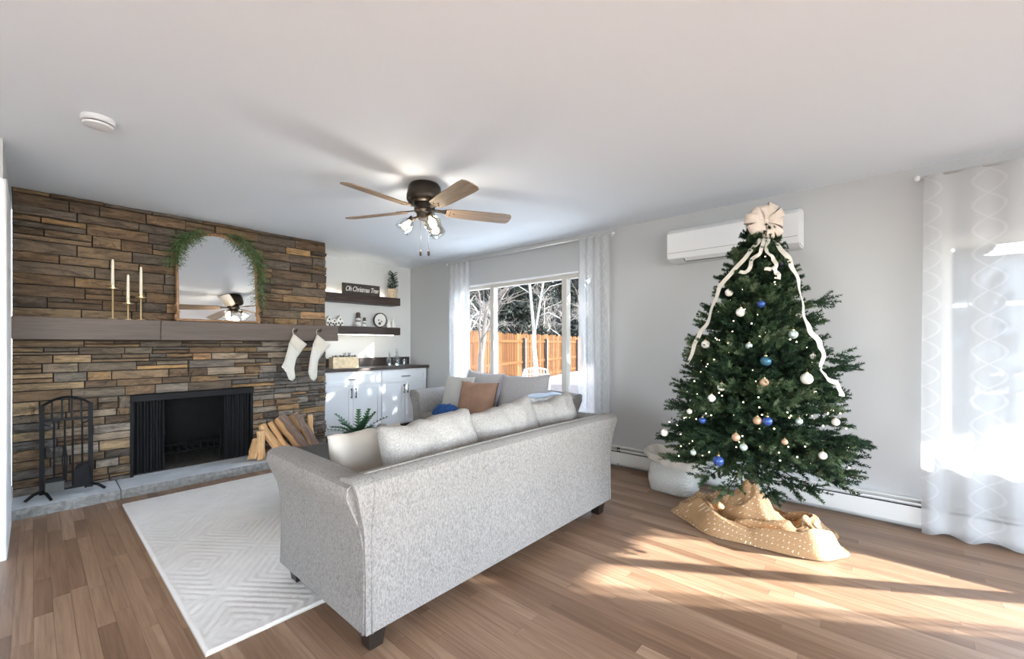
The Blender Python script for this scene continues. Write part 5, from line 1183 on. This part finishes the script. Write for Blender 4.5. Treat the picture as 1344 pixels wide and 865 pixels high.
# added unseen sun blockers: eave trims cabinet light, canopy ends the floor patch
struct('trim_eave', bx((XW + 0.16, YF - 0.5, 2.46), (XW + 1.0, YB + 0.6, 2.56)), 'white_paint', 'white roof eave above the windows outside')
pr_ = thing('porch_roof', 'porch canopy with posts outside the window beside the tree', 'porch', (5.2, -2.6, GZ))
child('roof_slab', bx((XW + 1.0, -4.30, 2.38), (6.6, -1.0, 2.47)), 'white_paint', pr_)
for y in (-4.2, -1.1): child('post', bx((6.48, y - 0.045, GZ), (6.57, y + 0.045, 2.38)), 'white_paint', pr_)
# fence: pickets, rails, posts
fa, fbv = Vector((4.9, 7.85, 0)), Vector((19.5, 12.25, 0)); fd = (fbv - fa); FLn = fd.length; fd.normalize(); fnv = Vector((fd.y, -fd.x, 0))
fe = thing('wooden_fence', 'orange-brown cedar picket fence behind the yard tree', 'fence', tuple(fa))
m = BM(); pw = 0.128; prism(m, [(-pw / 2, 0), (pw / 2, 0), (pw / 2, 1.72), (pw / 2 - 0.03, 1.77), (-pw / 2 + 0.03, 1.77), (-pw / 2, 1.72)], lambda p, d: Vector((p[0], d, p[1])), 0, 0.018)
pm = mesh_of('picket', m); pm.materials.append(M('cedar')); ang = math.atan2(fd.y, fd.x); rk = random.Random(8)
npk = int(FLn / 0.145)
for k in range(npk):
    q = fa + fd * (k * 0.145 + 0.07); o = link('picket', pm, None, fe, loc=(q.x - fa.x + rk.uniform(0, .012), q.y - fa.y - rk.uniform(0, .012), GZ + rk.uniform(-.05, .03)), rot=(0, 0, ang))
def fbox(name, s0, s1, off0, off1, z0, z1, mat):
    m = BM(); pts = [fa + fd * s0 + fnv * off0, fa + fd * s1 + fnv * off0, fa + fd * s1 + fnv * off1, fa + fd * s0 + fnv * off1]
    a = [m.verts.new((p.x, p.y, z0)) for p in pts]; c = [m.verts.new((p.x, p.y, z1)) for p in pts]; m.faces.new(a[::-1]); m.faces.new(c)
    for k in range(4): m.faces.new((a[k], a[(k + 1) % 4], c[(k + 1) % 4], c[k]))
    child(name, m, mat, fe)
for z in (0.0, 0.58, 1.33): fbox('rail', 0, FLn, 0.001, 0.04, z - 0.045, z + 0.045, 'cedar_rail')
s = 0.3
while s < FLn: fbox('post', s, s + 0.12, 0.03, 0.13, GZ, 1.45, 'cedar_dark'); s += 2.3
# trees
def bare_tree(name, label, base, h_, r0, mat, seed, lean=(0, 0), levels=4, forks=3, spread=0.55, group=None, first=0.35):
    r = random.Random(seed); m = BM()
    def grow(p, d, L, rad, lev):
        pts = [p]; dd = d.copy(); n = 4
        for i in range(n): dd = (dd + Vector((r.gauss(0, .10), r.gauss(0, .10), r.gauss(0.02, .06)))).normalized(); pts.append(pts[-1] + dd * L / n)
        tube(m, pts, [rad * (1 - 0.45 * i / n) for i in range(n + 1)], 6 if lev == 0 else (4 if lev < 3 else 3), False)
        if lev >= levels: return
        for k in range(forks + (1 if lev > 0 else 0)):
            f = r.uniform(first, 1.0) if k else 1.0; q = pts[min(n, int(f * n))]; ax = Vector((r.gauss(0, 1), r.gauss(0, 1), r.gauss(0, .5))).normalized()
            nd = (dd + ax * spread * r.uniform(0.7, 1.5)).normalized(); grow(q, nd, L * r.uniform(0.52, 0.75), rad * 0.5 if k else rad * 0.55, lev + 1)
    t = thing(name, label, 'tree', base, group=group); b0 = Vector(base); d0 = Vector((lean[0], lean[1], 1)).normalized(); grow(b0 - Vector((0, 0, 0.05)), d0, h_, r0, 0)
    child('trunk_and_branches', m, mat, t, smooth=True); return t
def at(u, depth, z): a = (u - CX) / FPX; return (depth * (CT + a * ST), depth * (ST - a * CT), z)
bare_tree('bare_tree', 'dark-trunked bare tree in front of the fence beside the window mullion', at(634, 8.2, GZ), 2.3, 0.075, 'trunk_bark', 3, levels=4, forks=3, spread=0.6, group='bare trees in the yard')
# forked pale birch
bt = thing('birch_tree', 'slender white forked birch trunk in the yard behind the white chair', 'tree', at(700, 8.6, GZ), group='bare trees in the yard'); m = BM(); bp = Vector(at(701, 8.6, GZ))
def bpt(u, v): q = Vector(at(u, 8.6, 0)); q.z = CAMH + (CYP - v) / FPX * 8.6; return q
tube(m, [bp, bpt(703, 480), bpt(701, 455), bpt(701, 434)], [0.055, 0.048, 0.042, 0.038], 8); tube(m, [bpt(701, 436), bpt(698, 405), bpt(695, 372), bpt(692, 300)], [0.034, 0.028, 0.024, 0.015], 8); tube(m, [bpt(701, 438), bpt(705, 420), bpt(709, 395), bpt(714, 365), bpt(722, 300)], [0.03, 0.024, 0.02, 0.017, 0.010], 8)
tube(m, [bpt(710, 390), bpt(722, 376), bpt(738, 372), bpt(752, 360)], [0.012, 0.010, 0.008, 0.004], 5); tube(m, [bpt(708, 415), bpt(720, 410), bpt(735, 418)], [0.010, 0.008, 0.004], 5); tube(m, [bpt(696, 385), bpt(680, 375), bpt(664, 380)], [0.010, 0.008, 0.004], 5)
child('trunk_and_branches', m, 'white_bark', bt, smooth=True)
for k, (u, dp, hh_, sd, lb) in enumerate(((622, 14.5, 1.7, 11, 'pale tangled bare shrub behind the fence near the neighbouring house'), (655, 16.0, 1.9, 12, 'pale tangled bare shrub behind the fence between mullion and birch'), (683, 17.5, 2.0, 13, 'pale tangled bare shrub behind the fence left of the birch fork'), (712, 19.0, 2.1, 14, 'pale tangled bare shrub behind the birch fork'), (738, 21.5, 2.3, 15, 'pale tangled bare shrub seen behind the second mullion'), (768, 23.0, 2.4, 16, 'pale tangled bare shrub at the far end of the fence'))):
    bare_tree('bare_shrub', lb, at(u, dp + 1.2, GZ), hh_, 0.06, 'twig_bark', sd, levels=5, forks=3, spread=0.85, group='bare shrubs behind the fence', first=0.2)
def conifer(u, dp, h_, rad, seed, label):
    b0 = Vector(at(u, dp, GZ)); t = thing('evergreen_tree', label, 'tree', tuple(b0), group='dark evergreens behind the fence'); g2 = np.random.default_rng(seed); C = []; D = []; TT2 = []; LL2 = []
    for k in range(1700):
        f = g2.random() ** 1.2; a = g2.random() * 2 * PI; r_ = rad * (1 - f) ** 0.8 * g2.uniform(0.35, 0.9)
        C.append((b0.x + r_ * math.cos(a), b0.y + r_ * math.sin(a), GZ + 0.4 + (h_ - 0.5) * f)); D.append((math.cos(a), math.sin(a), -0.15)); LL2.append(rad * 0.28); TT2.append(g2.uniform(0, .9))
    V, F, T = sprigs(C, D, LL2, 36, 0.32, 0.085, TT2, 0.8, seed); o = npobj('foliage', V, F, 'conifer_dark', None, tone=T); o.parent = t; o.matrix_parent_inverse = Matrix.Translation(t.location).inverted(); tag(o, kind='stuff')
    m = BM(); tube(m, [b0, b0 + Vector((0, 0, h_ * .95))], [0.16, 0.03], 8); child('trunk', m, 'trunk_bark', t)
for u, dp, h_, rd, sd, lb in ((648, 20, 7.5, 2.6, 31, 'dark evergreen behind the fence between mullion and birch'), (684, 25.5, 8.5, 3.0, 32, 'dark evergreen behind the fence left of the birch'), (722, 29, 9.5, 3.4, 33, 'dark evergreen behind the fence right of the birch'), (765, 33, 10.5, 3.6, 34, 'dark evergreen at the far end of the fence'), (812, 38, 12, 4.0, 35, 'dark evergreen beyond the far end of the fence')): conifer(u, dp, h_, rd, sd, lb)
# unseen evergreen shrubs added to block sun through the back-yard window
for k, (yy, hh_) in enumerate(((-0.25, 2.72), (0.75, 2.66), (1.75, 2.70))):
    b0 = Vector((5.35, yy, GZ)); t = thing('columnar_shrub', ['columnar evergreen shrub outside next to the porch', 'columnar evergreen shrub outside between two others', 'columnar evergreen shrub outside next to the back-yard window'][k], 'shrub', tuple(b0), group='columnar shrubs along the house'); C = []; D = []; LL2 = []; TT2 = []
    for q in range(620):
        f = rng.random(); a = rng.random() * 2 * PI; r_ = 0.52 * (1 - 0.55 * f ** 5) * rng.uniform(0.3, 0.95)
        C.append((b0.x + r_ * 0.8 * math.cos(a), b0.y + r_ * math.sin(a), GZ + 0.15 + (hh_ - GZ - 0.3) * f)); D.append((math.cos(a) * .5, math.sin(a) * .5, 0.8)); LL2.append(0.16); TT2.append(rng.uniform(0, .9))
    V, F, T = sprigs(C, D, LL2, 30, 0.09, 0.03, TT2, 0.8, 60 + k); o = npobj('foliage', V, F, 'conifer_dark', None, tone=T); o.parent = t; o.matrix_parent_inverse = Matrix.Translation(t.location).inverted(); tag(o, kind='stuff')
    m = BM(); tube(m, [b0, b0 + Vector((0, 0, 2.3))], [0.05, 0.02], 6); child('stem', m, 'trunk_bark', t)
# neighbouring house seen past the left mullion
nh_ = thing('neighbour_house', 'grey neighbouring house with dark roof beyond the fence', 'house', at(585, 24, GZ))
hb = Vector(at(585, 24, GZ)); 
def hbx(lo, hi): return bx(hb + Vector(lo), hb + Vector(hi))
child('wall', hbx((-4, 0, 0), (0.8, 5, 3.3)), 'siding', nh_)
m = BM(); prism(m, [(-0.5, 3.3), (5.5, 3.3), (2.5, 5.2)], lambda p, d: hb + Vector((d, p[0], p[1])), -4.4, 1.2); child('roof', m, 'roof_shingle', nh_)
for x in (-2.5, -0.2): w_ = child('window', hbx((x - 0.5, -0.03, 1.2), (x + 0.5, 0.01, 2.4)), 'dark_void', nh_)
# pale garage seen through the sheer curtain beside the tree
gg = thing('neighbour_garage', 'pale grey garage with white trim outside the window beside the tree', 'garage', (11.0, -2.5, GZ))
child('wall', bx((11.0, -9.0, GZ), (15.0, 3.2, 2.75)), 'siding', gg); child('roof', bx((10.8, -9.2, 2.75), (15.2, 3.4, 2.87)), 'white_paint', gg)
dr_ = child('garage_door', bx((10.96, -5.0, GZ + 0.02), (11.0, -0.5, 1.9)), 'siding', gg)
for z in (0.38, 0.70, 1.9): child('trim_board', bx((10.94, -7.0, z), (10.965, 1.5, z + 0.06)), 'white_paint', gg)
# white wire chair in the yard
plain('garden_white', (0.30, 0.30, 0.29), 0.6)
wc = thing('garden_chair', 'white metal wire garden chair outside by the birch', 'chair', at(704, 7.4, GZ)); cb = Vector(at(704, 7.4, GZ)); cr, cf = rt_, -fw
def cp(a, d, z): return cb + cr * a + cf * d + Vector((0, 0, z))
m = BM(); tube(m, [cp(-.24, .2, .45), cp(-.25, .24, .75), cp(-.20, .26, .93), cp(0, .27, .97), cp(.20, .26, .93), cp(.25, .24, .75), cp(.24, .2, .45)], 0.014, 8); child('back_frame', m, 'garden_white', wc, smooth=True)
for k in range(9): x = -.20 + .05 * k; m = BM(); tube(m, [cp(x, .2, .46), cp(x, .25, .94 - 0.6 * x * x)], 0.006, 5); child('back_wire', m, 'garden_white', wc)
for k in range(4): z = .55 + .1 * k; m = BM(); tube(m, [cp(-.245, .225, z), cp(.245, .225, z)], 0.005, 5); child('cross_wire', m, 'garden_white', wc)
m = BM(); tube(m, [cp(-.25, .22, .45), cp(-.25, -.22, .45), cp(.25, -.22, .45), cp(.25, .22, .45), cp(-.25, .22, .45)], 0.012, 6); 
for k in range(8): x = -.21 + .06 * k; tube(m, [cp(x, .22, .45), cp(x, -.22, .45)], 0.006, 5)
child('seat', m, 'garden_white', wc)
for a in (-.25, .25):
    for d in (-.22, .22): m = BM(); tube(m, [cp(a, d, .45), cp(a * 1.06, d * 1.1, 0)], 0.012, 6); child('leg', m, 'garden_white', wc)
